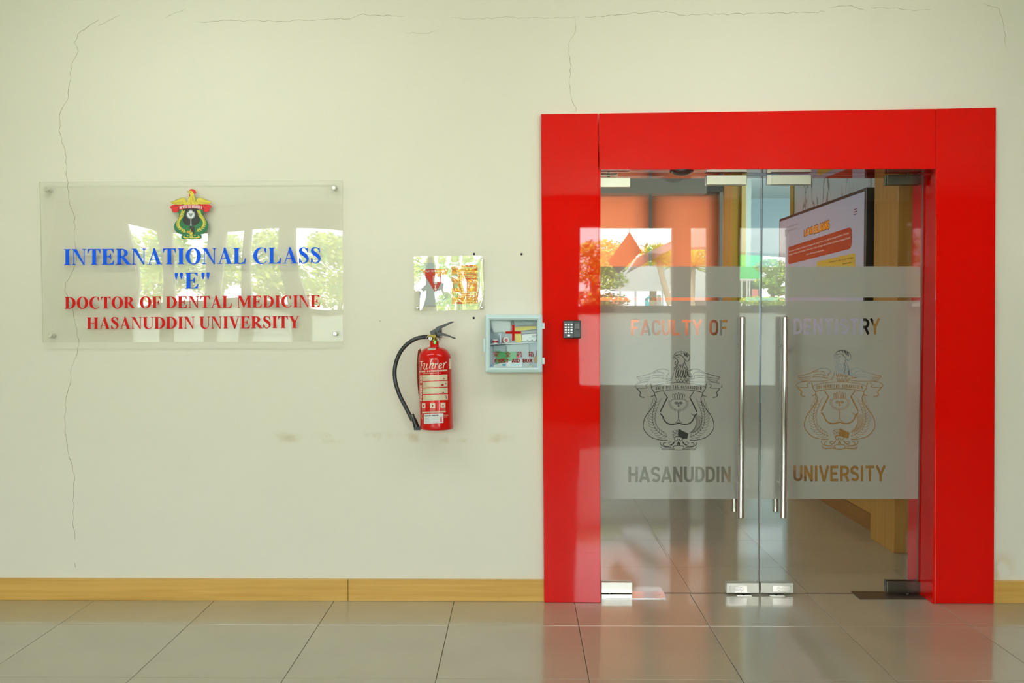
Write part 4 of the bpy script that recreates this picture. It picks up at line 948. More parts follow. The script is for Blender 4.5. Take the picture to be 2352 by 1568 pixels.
# ------------------------------------------------------------------ small instruction poster under bent acrylic
YP = -.022
ps = empty('instruction_poster', P(1032, 714, YP), 'small fire instruction poster under bent clear acrylic above the extinguisher', 'poster')
m = MB(); nx_, ny_ = 14, 10
def pa(u, v):
    x = 950.5+(1112-950.5)*u+(1.5*v); y = 589-2*u+(714-589)*v-(1-u)*0+ (0 if u < .5 else -1)*v
    bulge = -.0015*math.sin(math.pi*u)*(.4+.6*v) - .0008*math.sin(2*math.pi*v)*math.sin(math.pi*u)
    return P(x, y, YP+bulge)
for j in range(ny_+1):
    for i in range(nx_+1): m.v.append(pa(i/nx_, j/ny_))
for j in range(ny_):
    for i in range(nx_):
        a = j*(nx_+1)+i; m.f.append((a, a+1, a+nx_+2, a+nx_+1))
o = m.build('acrylic_sheet', M_acryl2, ps, solid=.0025, smooth=True)
for px, py in ((958, 596.5), (1105, 595.5), (959, 706.5), (1107, 705)):
    c = P(px, py, YP-.001); MB().lathe([(.0005, -.005), (.005, -.004), (.0065, 0), (.0065, .019)], (c.x, c.y, c.z), 18, 'Y').build('screw_cap', M_chrome, ps)
YQ = -.0042
MB().pp([(962, 604), (1102, 602.5), (1103, 701), (963, 703)], YQ, .0035).build('sheet', mat('poster_paper', (198, 210, 218), .7), ps)
M_pr = mat('poster_red', (222, 48, 28), .6); M_pw = mat('poster_white', (226, 230, 232), .6); M_po = mat('poster_orange', (240, 130, 70), .6); M_pg = mat('poster_grey', (150, 156, 160), .6)
YR = YQ-.0008
MB().pp([(966.5, 618), (1031.5, 617), (1000.5, 672.5)], YR+.0003, .0004).build('triangle_border', mat('poster_dark_line', (120, 60, 60), .6), ps)
MB().pp([(967.8, 618.8), (1030.2, 617.8), (1000.5, 671.2)], YR, .0004).build('triangle', M_pr, ps)
MB().pp([(1037, 609), (1096.5, 608), (1098, 697), (1038, 698)], YR, .0004).build('instruction_panel', M_pr, ps)
YT = YR-.0006
text('ALAT PEMADAM API', pxbox(977, 620.5, 1021, 624.8, YT, .5), M_pw, ps, bold=.02, res=2)
text('(Fire Extinguisher)', pxbox(986, 626.5, 1013, 629, YT, .3), M_po, ps, res=1)
text('CARA PENGGUNAAN APAR', pxbox(1040, 612, 1094, 617, YT, .5), M_pw, ps, bold=.02, res=2)
text('Alat Pemadam Api Ringan', pxbox(1043, 618.6, 1092, 622, YT, .5), M_po, ps, res=1)
text('(Fire Extinguisher Instruction)', pxbox(1050, 623, 1084, 625.4, YT, .3), M_pw, ps, res=1)
MB().pp([(998,636),(1002,636),(1003.8,639),(1004,652.5),(996,652.5),(996.2,639)], YT, .0003).pp([(999,632.5),(1001,632.5),(1001,636),(999,636)], YT, .0003).pp([(1000,632),(1003.5,631),(1003.5,632),(1000,633.5)], YT, .0003).pp([(994.2,634),(999,633),(999,634),(995.2,635),(995.4,648),(994.4,648)], YT, .0003).build('extinguisher_symbol', M_pw, ps)
MB().pp([(998.6, 654), (1001.4, 654), (1001.4, 662), (1004, 662), (1000.2, 668.5), (996.6, 662), (998.6, 662)], YT, .0003).build('arrow_symbol', M_pw, ps)
m = MB()
for y in (627.5, 650, 672): 
    q = [(1040, y), (1095, y-.5), (1095, y+20), (1040, y+20.5), (1040, y)]
    for s in stroke([tuple(map(float, p)) for p in q], .3): m.pp(s, YT, .0002)
m.build('panel_outline', M_pw, ps)
for y in (629.5, 652, 674):
    MB().pp([(1042, y), (1052, y), (1052, y+9), (1042, y+9)], YT-.0003, .0002).build('step_picture', M_pg, ps)
    text('Tarik pin pengaman\nTekan tuas dan arahkan', pxbox(1056, y+1, 1092, y+8, YT), M_pw, ps, res=1)

# ------------------------------------------------------------------ first aid cabinet
YA, YAb = -.115, -.001
fa = empty('first_aid_cabinet', P(1180, 855, YA/2), 'pale blue wall cabinet with clear front reading FIRST AID BOX', 'cabinet')
M_pb = mat('pale_blue_plastic', (200, 226, 230), .38, spec=.4); M_pbi = mat('pale_blue_inside', (206, 226, 240), .5)
a = P(1115.5, 854, YA); b = P(1244.5, 723.5, YA)
th = .004
body = MB().box(a.x, b.x, YAb-.004, YAb, a.z, b.z).box(a.x, a.x+th, YA+.02, YAb-.004, a.z, b.z).box(b.x-th, b.x, YA+.02, YAb-.004, a.z, b.z).box(a.x+th, b.x-th, YA+.02, YAb-.004, a.z, a.z+th).box(a.x+th, b.x-th, YA+.02, YAb-.004, b.z-th, b.z).build('shell', M_pbi, fa)
# door ring with bevelled inner slope and rounded outside corners
def rr(x0, z0, x1, z1, r, y, n=5):
    o = []
    for cx_, cz_, a0 in ((x1-r, z1-r, 0), (x0+r, z1-r, 90), (x0+r, z0+r, 180), (x1-r, z0+r, 270)):
        for i in range(n+1):
            t = math.radians(a0+90*i/n); o.append((cx_+r*math.cos(t), y, cz_+r*math.sin(t)))
    return o
A0 = P(1114, 855.3, YA); A1 = P(1246, 722.2, YA); I0 = P(1125.6, 844, YA); I1 = P(1234.4, 735, YA)
L1 = rr(A0.x, A0.z, A1.x, A1.z, .008, YA+.02); L2 = rr(A0.x, A0.z, A1.x, A1.z, .008, YA+.004); L3 = rr(A0.x+.004, A0.z+.004, A1.x-.004, A1.z-.004, .006, YA)
L4 = rr(I0.x-.008, I0.z-.008, I1.x+.008, I1.z+.008, .001, YA-.004); L5 = rr(I0.x, I0.z, I1.x, I1.z, .001, YA+.001); L6 = rr(I0.x, I0.z, I1.x, I1.z, .001, YA+.02)
m = MB(); n = len(L1)
for L_ in (L1, L2, L3, L4, L5, L6): m.v += [Vector(p) for p in L_]
for k in range(5):
    for i in range(n): m.f.append((k*n+i, k*n+(i+1) % n, (k+1)*n+(i+1) % n, (k+1)*n+i))
for i in range(n): m.f.append((5*n+i, 5*n+(i+1) % n, (i+1) % n, i))
dr = m.build('door_frame', M_pb, fa)
MB().box(I0.x-.001, I1.x+.001, YA+.010, YA+.012, I0.z-.001, I1.z+.001).build('clear_window', M_acryl if False else glass_mat('cabinet_window', (.99, .995, 1), 1.4, (5, .004)), dr)
for (y0, y1) in ((741.3, 755.3), (821.5, 836)):
    p = P(1245.5, y1, YA); q = P(1251, y0, YA); MB().box(p.x, q.x, YA+.002, YA+.02, p.z, q.z).build('hinge', M_pb, fa, bevel=.0012)
p = P(1110, 808, YA); q = P(1114.5, 778, YA); MB().box(p.x, q.x, YA+.006, YA+.03, p.z, q.z).build('latch', M_pb, fa, bevel=.0015)
yw = YA+.0092; M_lr = mat('cabinet_red_print', (140, 8, 6), .6, spec=.1)
def cp(x, y): return (1110+x/10.453, 715+y/10.453)
def cbox(x0, y0, x1, y1, Y): return pxbox(*cp(x0, y0), *cp(x1, y1), Y)
MB().pp([cp(*p) for p in ((692, 320), (750, 320), (750, 480), (908, 480), (908, 534), (750, 534), (750, 700), (692, 700), (692, 534), (534, 534), (534, 480), (692, 480))], yw, .0006).build('red_cross', mat('cross_red', (190, 12, 6), .6, spec=.1), dr)
for w_, bx_ in (('FIRST', (270, 1142, 616, 1230)), ('AID', (684, 1138, 876, 1228)), ('BOX', (950, 1138, 1182, 1226))): sans_text(w_, cbox(*bx_, yw), M_lr, dr, (0, .0005, 0), hw=.10)
for ch, x in (('安', 244), ('全', 526), ('药', 804), ('箱', 1078)):
    text(ch, cbox(x, 962 if x > 300 else 968, x+132, 1092, yw), M_lr, dr, bold=.012)
# shelf and contents (depth inside the cabinet)
zsft = P(1180, 786.5, YA).z
ysh0, ysh1 = YA+.024, YAb-.0045
def CQ(x, y, Y): return P(*cp(x, y), Y)
sh = MB().prism([(a.x+th, ysh0, CQ(160, 805, ysh0).z), (b.x-th, ysh0, CQ(1300, 742, ysh0).z), (b.x-th, ysh0, CQ(1300, 726, ysh0).z), (a.x+th, ysh0, CQ(160, 786, ysh0).z)], (0, ysh1-ysh0, 0)).build('shelf', mat('shelf_plastic', (206, 226, 236), .4), fa)
def sz(x): return CQ(160, 786, ysh0).z + (CQ(1300, 726, ysh0).z-CQ(160, 786, ysh0).z)*((CQ(x, 760, ysh0).x-(a.x+th))/(b.x-a.x-2*th)) + .0003
def roll(x, y, r, w, ax, lb, z=None):
    c = CQ(x, y, -.075); root = empty('tape_roll', c, lb, 'tape roll')
    W_ = mat('tape_white', (228, 232, 232), .5); R_ = mat('tape_red', (176, 44, 54), .5); prof = [(r*.62, -w/2), (r*.98, -w/2), (r, -w/2+.001), (r, w/2-.001), (r*.98, w/2), (r*.62, w/2), (r*.62, -w/2)]
    if ax == 'Z':
        zz = sz(x); c = Vector((c.x, c.y, zz+w/2)); root.location = c
        MB().lathe(prof, c, 28, ax).build('case', W_, root); MB().lathe([(r+.0004, -w*.28), (r+.0004, w*.22)], c, 28, ax).build('printed_band', R_, root); MB().lathe([(.0002, w*.40), (r*.60, w*.40)], c, 24, ax).build('tape', mat('tape_brown', (170, 110, 90), .6), root)
    else:
        zz = sz(x); c = Vector((c.x, c.y, zz+r)); root.location = c
        MB().lathe(prof, c, 28, ax).build('case', W_, root); MB().lathe([(r+.0004, -w*.2), (r+.0004, w*.3)], c, 28, ax).build('printed_band', R_, root); MB().lathe([(.0002, -w/2+.002), (r*.60, -w/2+.002)], c, 24, 'Y').build('tape', R_, root)
        root.rotation_euler = (0, 0, .45)
roll(288, 700, .0135, .021, 'Z', 'white and red tape roll lying flat on the left of the cabinet shelf')
roll(530, 690, .0150, .022, 'Y', 'red-centred tape roll standing on edge on the cabinet shelf')
def pack(name, pts, Y, th_, mt, lb, cat, bev=.0015, extra=None):
    c = [CQ(x, y, Y) for x, y in pts]; root = empty(name, Vector((sum(p.x for p in c)/len(c), Y, min(p.z for p in c))), lb, cat)
    MB().prism(c, (0, th_, 0)).build('wrapper', mt, root, bevel=bev)
    if extra: extra(root, Y-.0012)
    return root
M_y = mat('yellow_cloth', (222, 206, 26), .6); M_w = mat('clinic_white', (216, 228, 232), .45); M_bw = mat('bluish_white', (196, 216, 226), .45); M_gn = mat('carton_green', (66, 166, 100), .5)
M_ink = mat('dark_ink', (50, 60, 66), .6); M_cy = mat('cyan_ink', (90, 180, 200), .6)
ycn = -.07
pack('supply_carton', [(700, 205), (1292, 205), (1292, 300), (760, 328), (712, 300)], ycn, .05, mat('grey_blue_carton', (158, 184, 192), .5), 'grey-blue flat carton on top of the pile at the right of the cabinet shelf', 'carton', extra=lambda r_, y: (MB().prism([CQ(*p, y) for p in ((712, 206), (720, 206), (760, 322), (712, 300))], (0, .001, 0)).build('side_flap', mat('dim_edge', (70, 96, 112), .6), r_), text('MASKER', lambda u, v: CQ(1170+85*u, 275-14*v, y), M_ink, r_, res=1)))
pack('folded_cloth', [(752, 372), (1240, 350), (1288, 372), (1280, 425), (770, 478), (752, 460)], ycn, .05, M_y, 'folded bright yellow cloth under the grey-blue carton', 'cloth', .003)
pack('folded_cloth', [(752, 520), (912, 520), (925, 742), (760, 738)], ycn, .04, M_y, 'yellow sachet standing behind the lower arm of the red cross', 'sachet', .003)
for i, y_ in enumerate((478, 500, 522)):
    pack('gauze_sheet', [(912, y_), (1292, y_-28), (1292, y_-14), (915, y_+12)], ycn, .05, M_bw if i % 2 else mat('lilac_white', (176, 188, 212), .5), ('top', 'middle', 'bottom')[i]+' thin bluish gauze sachet between yellow cloth and white pack', 'gauze', .0006)
def kap(r_, y):
    text('KAPAS', lambda u, v: CQ(1165+128*u, 612-8*u-42*v, y), M_ink, r_, res=1)
    MB().prism([CQ(*p, y) for p in ((1090, 634), (1285, 618), (1285, 624), (1090, 640))], (0, .001, 0)).build('printed_line', M_cy, r_)
    for x0_, w in ((1050, 28), (1150, 44), (1255, 40)): MB().prism([CQ(*p, y) for p in ((x0_, 680), (x0_+w, 677), (x0_+w, 693), (x0_, 696))], (0, .001, 0)).build('printed_mark', M_ink if x0_ > 1100 else mat('green_ink', (30, 120, 90), .5), r_)
pack('cotton_pack', [(918, 552), (1000, 545), (1292, 522), (1292, 722), (932, 734), (922, 640)], ycn, .05, M_w, 'puffy white cotton pack lettered KAPAS at the right of the shelf', 'pack', .006, kap)
pack('ointment_box', [(385, 532), (432, 530), (436, 752), (388, 756)], -.06, .02, M_w, 'slim white box standing behind the tape rolls', 'box', extra=lambda r_, y: MB().prism([CQ(*p, y) for p in ((385, 532), (398, 532), (400, 755), (388, 756))], (0, .001, 0)).build('blue_edge', mat('blue_strip', (120, 176, 216), .5), r_))
pack('plastic_bag', [(165, 212), (665, 212), (672, 320), (660, 480), (560, 530), (470, 500), (230, 515), (200, 400)], -.035, .02, mat('milky_plastic', (206, 220, 226), .25), 'milky plastic bag hanging at the upper left inside the cabinet', 'bag', .004)
pack('glass_vial', [(602, 660), (635, 660), (635, 735), (602, 738)], -.07, .012, mat('vial', (200, 210, 214), .2), 'short pale vial beside the red-centred tape roll', 'vial')
zf_ = a.z+th+.0004
def lowpack(name, pts, Y, th_, mt, lb, cat, bev=.0015, extra=None):
    r_ = pack(name, pts, Y, th_, mt, lb, cat, bev, extra); return r_
lowpack('white_carton', [(250, 812), (1092, 778), (1110, 1346), (250, 1346)], -.030, .02, mat('carton_white', (190, 212, 220), .5), 'large white carton standing at the back under the cabinet shelf', 'carton', extra=lambda r_, y: (text('BETAPSIK', lambda u, v: CQ(572-40*v, 965-135*u, y), M_ink, r_, res=1), MB().prism([CQ(*p, y) for p in ((248, 946), (412, 946), (412, 962), (248, 962))], (0, .001, 0)).build('green_bar', M_gn, r_)))
lowpack('green_carton', [(300, 975), (800, 975), (800, 1140), (700, 1170), (318, 1260)], -.052, .018, M_gn, 'green carton with a red square leaning on the white carton', 'carton', extra=lambda r_, y: (MB().prism([CQ(*p, y) for p in ((806, 1060), (862, 1060), (862, 1112), (806, 1112))], (0, .001, 0)).build('red_square', mat('pinkish_red', (214, 50, 66), .5), r_), MB().lathe([(.0002, 0), (.0072, 0)], CQ(470, 1150, y), 20, 'Y').build('round_print', mat('dull_print', (140, 110, 90), .5), r_)))
lowpack('bandage_pack', [(180, 1346), (300, 1270), (640, 1190), (900, 1140), (935, 1200), (940, 1346)], -.075, .02, M_w, 'white bandage pack with pale blue print lying at the front of the cabinet', 'pack', .003, lambda r_, y: (MB().prism([CQ(*p, y) for p in ((455, 1262), (540, 1262), (540, 1306), (455, 1306))], (0, .001, 0)).build('blue_print', M_cy, r_), MB().prism([CQ(*p, y) for p in ((655, 1270), (830, 1262), (900, 1250), (850, 1300), (655, 1306))], (0, .001, 0)).build('blue_print', mat('pale_cyan', (160, 214, 224), .5), r_), text('HANSAPLAST', lambda u, v: CQ(640+110*u, 1264-14*u-16*v, y), M_ink, r_, res=1)))
o = MB().lathe([(.0002, -.001), (.008, 0), (.0128, .005), (.0148, .012), (.0140, .018), (.008, .0235), (.0002, .0245)], Vector((CQ(1120, 1300, -.07).x, -.072, zf_+.001)), 20).build('gauze_ball', mat('cream_gauze', (206, 210, 190), .9, bump=(300, .4, .001)))
tag(o, 'cream wad of gauze in the lower right corner of the cabinet', 'gauze')
c = CQ(205, 1250, -.078)
r_ = empty('small_bottle', (c.x, c.y, zf_), 'small clear bottle with a blue and black cap at the lower left of the cabinet', 'bottle')
MB().lathe([(.0002, 0), (.0085, 0), (.009, .001), (.009, .018), (.005, .020)], (c.x, c.y, zf_), 20).build('bottle_body', mat('clear_bluish', (176, 206, 222), .15), r_)
MB().lathe([(.0055, .020), (.0055, .029), (.0002, .029)], (c.x, c.y, zf_), 16).build('cap', mat('bright_blue', (60, 150, 220), .4), r_)
o = lowpack('pill_strip', [(1255, 1060), (1280, 935), (1296, 940), (1296, 1240), (1240, 1246), (1205, 1150)], -.06, .012, mat('mustard_pack', (180, 130, 40), .5), 'mustard and dark red packet at the right wall of the cabinet', 'packet', extra=lambda r_, y: MB().prism([CQ(*p, y) for p in ((1255, 1060), (1280, 935), (1296, 940), (1296, 1060))], (0, .001, 0)).build('red_top', mat('maroon', (110, 30, 50), .5), r_))

# ------------------------------------------------------------------ door keypad
c = P(1314.5, 756, FRY); kp = empty('door_keypad', (c.x, FRY, P(1314, 776, FRY).z), 'dark square keypad and fingerprint reader on the left red door post', 'keypad')
YK = FRY-.026
def KP(x, y): return (1240+x/14.7, 700+y/14.7)
def kb(x0, y0, x1, y1, ya, yb, name, mt, par, bev=.001):
    p = P(*KP(x0, y1), ya); q = P(*KP(x1, y0), ya); return MB().box(p.x, q.x, ya, yb, p.z, q.z).build(name, mt, par, bevel=bev, seg=3)
hs = kb(802, 525, 1396, 1130, YK, FRY-.0003, 'housing', mat('keypad_black', (30, 36, 40), .35), kp, .005)
kb(812, 545, 1128, 1112, YK-.0012, YK+.001, 'key_panel', mat('keypad_grey', (74, 80, 88), .4), kp, .003)
kb(1138, 560, 1380, 1090, YK-.0010, YK+.001, 'reader_panel', mat('keypad_dark', (54, 62, 68), .35), kp, .002)
kb(1152, 600, 1352, 836, YK-.003, YK, 'reader_rim', mat('reader_rim_black', (22, 26, 28), .3), kp, .002)
kb(1166, 614, 1338, 822, YK-.0042, YK-.002, 'fingerprint_window', mat('reader_glass', (66, 78, 78), .15, coat=1), kp, .0012)
p = P(*KP(1254, 826), YK-.0032); MB().lathe([(.0002, -.001), (.0050, -.001), (.0054, .001)], (p.x, YK-.0032, p.z), 20, 'Y').build('thumb_notch', MATS['reader_rim_black'], kp)
M_key = mat('key_white', (240, 244, 244), .4, emit=.35); M_kd = mat('key_digit', (150, 160, 162), .5)
for r_i, y in enumerate((670, 758, 846, 934)):
    for c_i, x in enumerate((875, 972, 1070)):
        k = kb(x-33, y-22, x+33, y+22, YK-.0030, YK-.0008, 'key', M_key, kp, .0009)
        s = [['1', '2', '3'], ['4', '5', '6'], ['7', '8', '9'], ['*', '0', '#']][r_i][c_i]
        text(s, lambda u, v: P(*KP(x-8+16*u, y+13-26*v), YK-.0032), M_kd, k, 'digit', res=1)
kb(926, 1000, 1020, 1060, YK-.0030, YK-.0008, 'bell_key', M_key, kp, .0008)

# ------------------------------------------------------------------ fire extinguisher, hung on the wall
YE = -.098; R = .0805
base = P(1003.5, 989, YE-R*.6); cx_ = P(1003, 900, YE).x
zb0 = P(1003, 988.5, YE-R).z
ex = empty('fire_extinguisher', (cx_, YE, zb0), 'red fire extinguisher with a black hose hung on the cream wall', 'fire extinguisher')
def EZ(py, Y=YE): return P(1003, py, Y).z
M_er = mat('extinguisher_red', (200, 12, 4), .3, coat=.6, spec=.1)
ztop = EZ(797); zsh = EZ(824)
prof = [(.0005, zb0+.004), (R-.008, zb0+.004), (R-.002, zb0), (R, zb0+.003), (R, zb0+.02), (R-.0008, zb0+.024), (R-.0008, zsh)]
for i in range(1, 10):
    t = i/10*math.pi/2; prof.append((.022+(R-.0228)*math.cos(t), zsh+(ztop-zsh)*math.sin(t)))
prof += [(.024, ztop+.001), (.0215, ztop+.005), (.0215, EZ(783)), (.0005, EZ(783))]
LEAN = .026                                      # the bottle leans a little to the left
def lean(o):
    for v in o.data.vertices: v.co.x -= LEAN*max(0, v.co.z)
    return o
lean(MB().lathe(prof, (cx_, YE, 0), 56).build('cylinder', M_er, ex))
M_br = mat('old_brass', (140, 122, 50), .4, metal=.8)
lean(MB().lathe([(.0005, EZ(783)), (.016, EZ(783)), (.016, EZ(779)), (.012, EZ(778)), (.013, EZ(768)), (.0005, EZ(768))], (cx_-.001, YE, 0), 24).box(cx_-.030, cx_+.014, YE-.012, YE+.012, EZ(774), EZ(768.5)).build('valve', M_br, ex, bevel=.001))
lean(MB().box(cx_+.000, cx_+.011, YE-.0235, YE-.0190, EZ(790), EZ(781.5)).build('green_tag', mat('green_tag', (110, 226, 110), .5), ex, bevel=.001))
YV = YE-.014
def e2(pts): return [(970+x/17.42, 730+y/17.42) for x, y in pts]
g_ = MB().lathe([(.0005, -.010), (.0095, -.010), (.011, -.008), (.011, .006)], P(988.8, 777, YV), 28, 'Y').build('gauge', M_dsteel, ex)
MB().lathe([(.0005, -.0108), (.0093, -.0102)], P(988.8, 777, YV), 28, 'Y').build('gauge_dial', mat('gauge_dial', (222, 222, 220), .3), g_)
c = P(988.8, 777, YV-.0115); MB().box(c.x-.0006, c.x+.0006, c.y-.0004, c.y, c.z-.002, c.z+.007).build('gauge_needle', M_dark, g_)
M_lv = mat('black_lever', (52, 58, 60), .35)
lo = [(302,540),(420,480),(515,430),(600,345),(720,308),(950,220),(1160,140),(1250,138),(1266,165),(1200,200),(900,350),(735,430),(660,520),(620,590),(560,600),(545,668),(330,668),(312,610)]
MB().prism([P(x, y, YV+.004) for x, y in e2(lo)], (0, .020, 0)).build('carry_handle', M_lv, ex, bevel=.002)
ll = [(555,600),(640,570),(740,580),(900,630),(1050,690),(1200,750),(1325,800),(1335,830),(1290,850),(1190,800),(1000,740),(760,695),(560,690)]
MB().prism([P(x, y, YV+.001) for x, y in e2(ll)], (0, .026, 0)).build('squeeze_lever', M_lv, ex, bevel=.002)
for x, y in ((365, 640), (492, 648)):
    MB().lathe([(.0005, -.003), (.003, -.002), (.0035, 0)], P(*e2([(x, y)])[0], YV+.004), 14, 'Y').build('rivet', M_chrome, ex)
MB().tube([P(*q, YV-.001) for q in e2([(525, 560), (545, 640), (560, 760)])], .0022, 8).build('safety_pin', M_black, ex)
MB().tube(spline([tuple(P(*q, YV-.002)) for q in e2([(570, 720), (640, 800), (720, 880), (680, 860)])], 5), .0010, 6).tube(spline([tuple(P(*q, YV)) for q in e2([(680, 700), (690, 820), (700, 920), (672, 1000)])], 5), .0010, 6).build('seal_wire', M_black, ex)
# hose
hp = [(992, 773.5), (972, 774), (952, 779), (932, 793), (916, 815), (907, 845), (908, 875), (917, 905), (932, 935), (947, 965)]
hy = [YE, YE-.004, YE-.008, YE-.006, YE-.002, YE, YE, YE, YE, YE]
h3 = [P(x, y, yy) for (x, y), yy in zip(hp, hy)]
MB().tube(spline([tuple(p) for p in h3], 8), .0098, 18).build('hose', mat('black_rubber_hose', (34, 38, 42), .45, coat=.2), ex)
MB().tube([P(969, 774, YE-.004), P(984, 773.5, YE)], .0108, 18).build('hose_ferrule', mat('dark_ferrule', (48, 50, 52), .3, metal=.4), ex)
MB().tube([P(945.5, 951, YE), P(949.5, 960.5, YE)], .0108, 18).build('hose_ferrule', mat('dull_grey_ferrule', (74, 82, 70), .4, metal=.3), ex)
MB().tube([P(948.5, 959.5, YE), P(952, 966, YE), P(956.5, 980, YE)], [.0105, .0125, .0150], 18).build('nozzle', M_black, ex)
MB().box(P(951, 980, YE).x, P(964, 980, YE).x+.006, YE-.012, YE+.012, P(951, 987, YE).z, P(951, 979, YE).z).build('nozzle_clip', M_black, ex, bevel=.003)
# hook on the wall behind the handle
MB().box(cx_-.012, cx_+.018, -.004, -.0003, EZ(776), EZ(752)).build('wall_hook', M_dsteel, ex, bevel=.001)
MB().tube([(cx_+.003, -.002, EZ(770)), (cx_+.003, YE+.010, EZ(770))], .003, 10).build('hook_arm', M_dsteel, ex)
# hanging card at the left side and its string
cv = []
for i in range(7):
    t = i/6; cv.append((t, P(963-6.5*math.sin(math.pi*min(1, .15+t*.75))*(1-.25*t), 805+ t*103, YE+.012)))
m = MB(); rgt = [P(966, 800+t*90, YE+.02) for t, _ in cv]
for (t, p), q in zip(cv, rgt): m.v += [p, Vector((q.x, q.y, q.z))]
for i in range(6): m.f.append((2*i, 2*i+1, 2*i+3, 2*i+2))
m.build('inspection_card', mat('brown_red_card', (128, 62, 30), .5), ex, solid=.0008, smooth=True)
MB().tube([P(984, 769, YV-.004), P(975, 783, YV), P(967, 800, YE)], .0009, 6).build('card_string', mat('white_string', (226, 222, 214), .6), ex)
# printed wrap: pixel (x,y) -> point on the cylinder
def EW(px, py, off=.0006):
    d = ray(px, py); rr_ = R-.0008+off
    zz = P(px, py, YE-R*.8).z
    A_ = d.x**2+d.y**2; ox, oy = CAM.x-(cx_-LEAN*max(0, zz-zb0)), CAM.y-YE; B_ = 2*(ox*d.x+oy*d.y); C_ = ox*ox+oy*oy-rr_*rr_
    D_ = max(0, B_*B_-4*A_*C_); t = (-B_-math.sqrt(D_))/(2*A_); return CAM+d*t
def wrap_quad(x0, y0, x1, y1, mt, name, dy=0, off=.0006, n=24, par=None):
    m = MB()
    for i in range(n+1):
        x = x0+(x1-x0)*i/n; m.v += [EW(x, y0-dy*i/n, off), EW(x, y1-dy*i/n, off)]
    for i in range(n): m.f.append((2*i, 2*i+1, 2*i+3, 2*i+2))
    return m.build(name, mt, par or ex, solid=.0003)
def wrap_text(s, x0, y0, x1, y1, mt, dy=0, shear=0, bold=0, res=2, off=.0011, rot=False, name='lettering'):
    if rot: f = lambda u, v: EW(x1+(x0-x1)*v, y1+(y0-y1)*u, off)
    else: f = lambda u, v: EW(x0+(x1-x0)*u, y1+(y0-y1)*v-dy*u, off)
    return text(s, f, mt, ex, name, shear=shear, bold=bold, res=res)
M_lw = mat('label_cream', (214, 206, 178), .4); M_lt = mat('label_print_white', (226, 214, 196), .4); M_lo = mat('label_orange_ink', (190, 120, 60), .5); M_dr = mat('label_red_ink', (176, 36, 30), .5)
def E1(x, y): return 940+x/15.68, 820+y/15.68
def E3(x, y): return 940+x/15.68, 900+y/15.68
def brush(pts, w, off=.0011):
    q = spline([tuple(map(float, p)) for p in pts], 5); n = len(q)
    hw = [w*(.45+.55*math.sin(math.pi*min(1, max(0, (i+1)/(n+1))))) for i in range(n)]
    m = MB()
    for s in stroke(q, hw): m.prism([EW(*E1(x, y), off) for x, y in s], (0, .0003, 0))
    return m.build('script_letter', M_lt, ex)
def brushes(ls, w=14):
    m = MB()
    for pts in ls:
        q = spline([tuple(map(float, p)) for p in pts], 5); n = len(q)
        hw = [w*(.5+.5*math.sin(math.pi*(i+1)/(n+1))) for i in range(n)]
        for s in stroke(q, hw): m.prism([EW(*E1(x, y), .0011) for x, y in s], (0, .0003, 0))
    m.build('script_letter', M_lt, ex)
brushes([[(455,160),(440,230),(425,340),(412,440)], [(385,165),(440,155),(515,150)], [(430,300),(460,290),(485,285)], [(390,440),(435,438)]], 15)
brushes([[(510,240),(560,225),(545,300),(530,390),(545,430),(590,425),(640,340)], [(650,225),(625,320),(610,400),(640,430),(680,385)]], 17)
brushes([[(860,80),(815,70),(785,130),(755,250),(720,415)], [(740,330),(790,250),(850,215),(865,250),(830,340),(825,410),(870,395)]], 18)
brushes([[(905,250),(950,245),(930,330),(915,415)], [(930,320),(975,255),(1010,235),(1020,255)]], 17)
brushes([[(1090,330),(1160,290),(1165,235),(1120,225),(1080,290),(1070,370),(1100,410),(1160,375),(1190,350)]], 17)
brushes([[(1215,225),(1260,215),(1240,310),(1225,410)], [(1240,300),(1285,220),(1325,185),(1345,205)]], 17)
def wrap_sans(s, x0, y0, x1, y1, mt, dy=0, rot=False, hw=.11, off=.0011):
    if rot: f = lambda u, v: EW(x1+(x0-x1)*v, y1+(y0-y1)*u, off)
    else: f = lambda u, v: EW(x0+(x1-x0)*u, y1+(y0-y1)*v-dy*u, off)
    return sans_text(s, f, mt, ex, (0, .0004, 0), hw=hw)
wrap_sans('FIRE EXTINGUISHER', *E1(374, 492), *E1(1362, 546), M_lt, dy=3.0, hw=.12)
wrap_text('( HIGH ABC POWDER QUALITY FOAM )', *E1(500, 575), *E1(1145, 612), M_lt, dy=1.6, bold=.03, res=1)
wrap_sans('POWDER 600', *E1(392, 660), *E1(458, 1570), M_lt, rot=True)
for i, (y0, y1, xl, lines) in enumerate(((655, 860, 470, ('CABUT PIN', 'PENGAMAN', 'Pull out safety pin')), (888, 1095, 480, ('ARAHKAN', 'NOZEL KE', 'SUMBER API', 'Aim nozzle at base of fire')), (1128, 1335, 484, ('TEKAN', 'TANGKAI', 'Squeeze lever')), (1368, 1572, 490, ('SAPUKAN', 'NOZEL', 'RATA', 'Sweep from side to side')))):
    a_ = E1(xl, y0); b_ = E1(1372+i*7, y1)
    wrap_quad(a_[0], a_[1], b_[0], b_[1], M_lw, 'instruction_strip', dy=2.3)
    for j, t_ in enumerate(lines):
        yy = y0+20+j*(46 if len(lines) > 3 else 58); p0 = E1(xl+20, yy); p1 = E1(xl+20+len(t_)*14, yy+28)
        wrap_text(t_, *p0, *p1, M_lo, dy=.5, res=1, bold=.01)
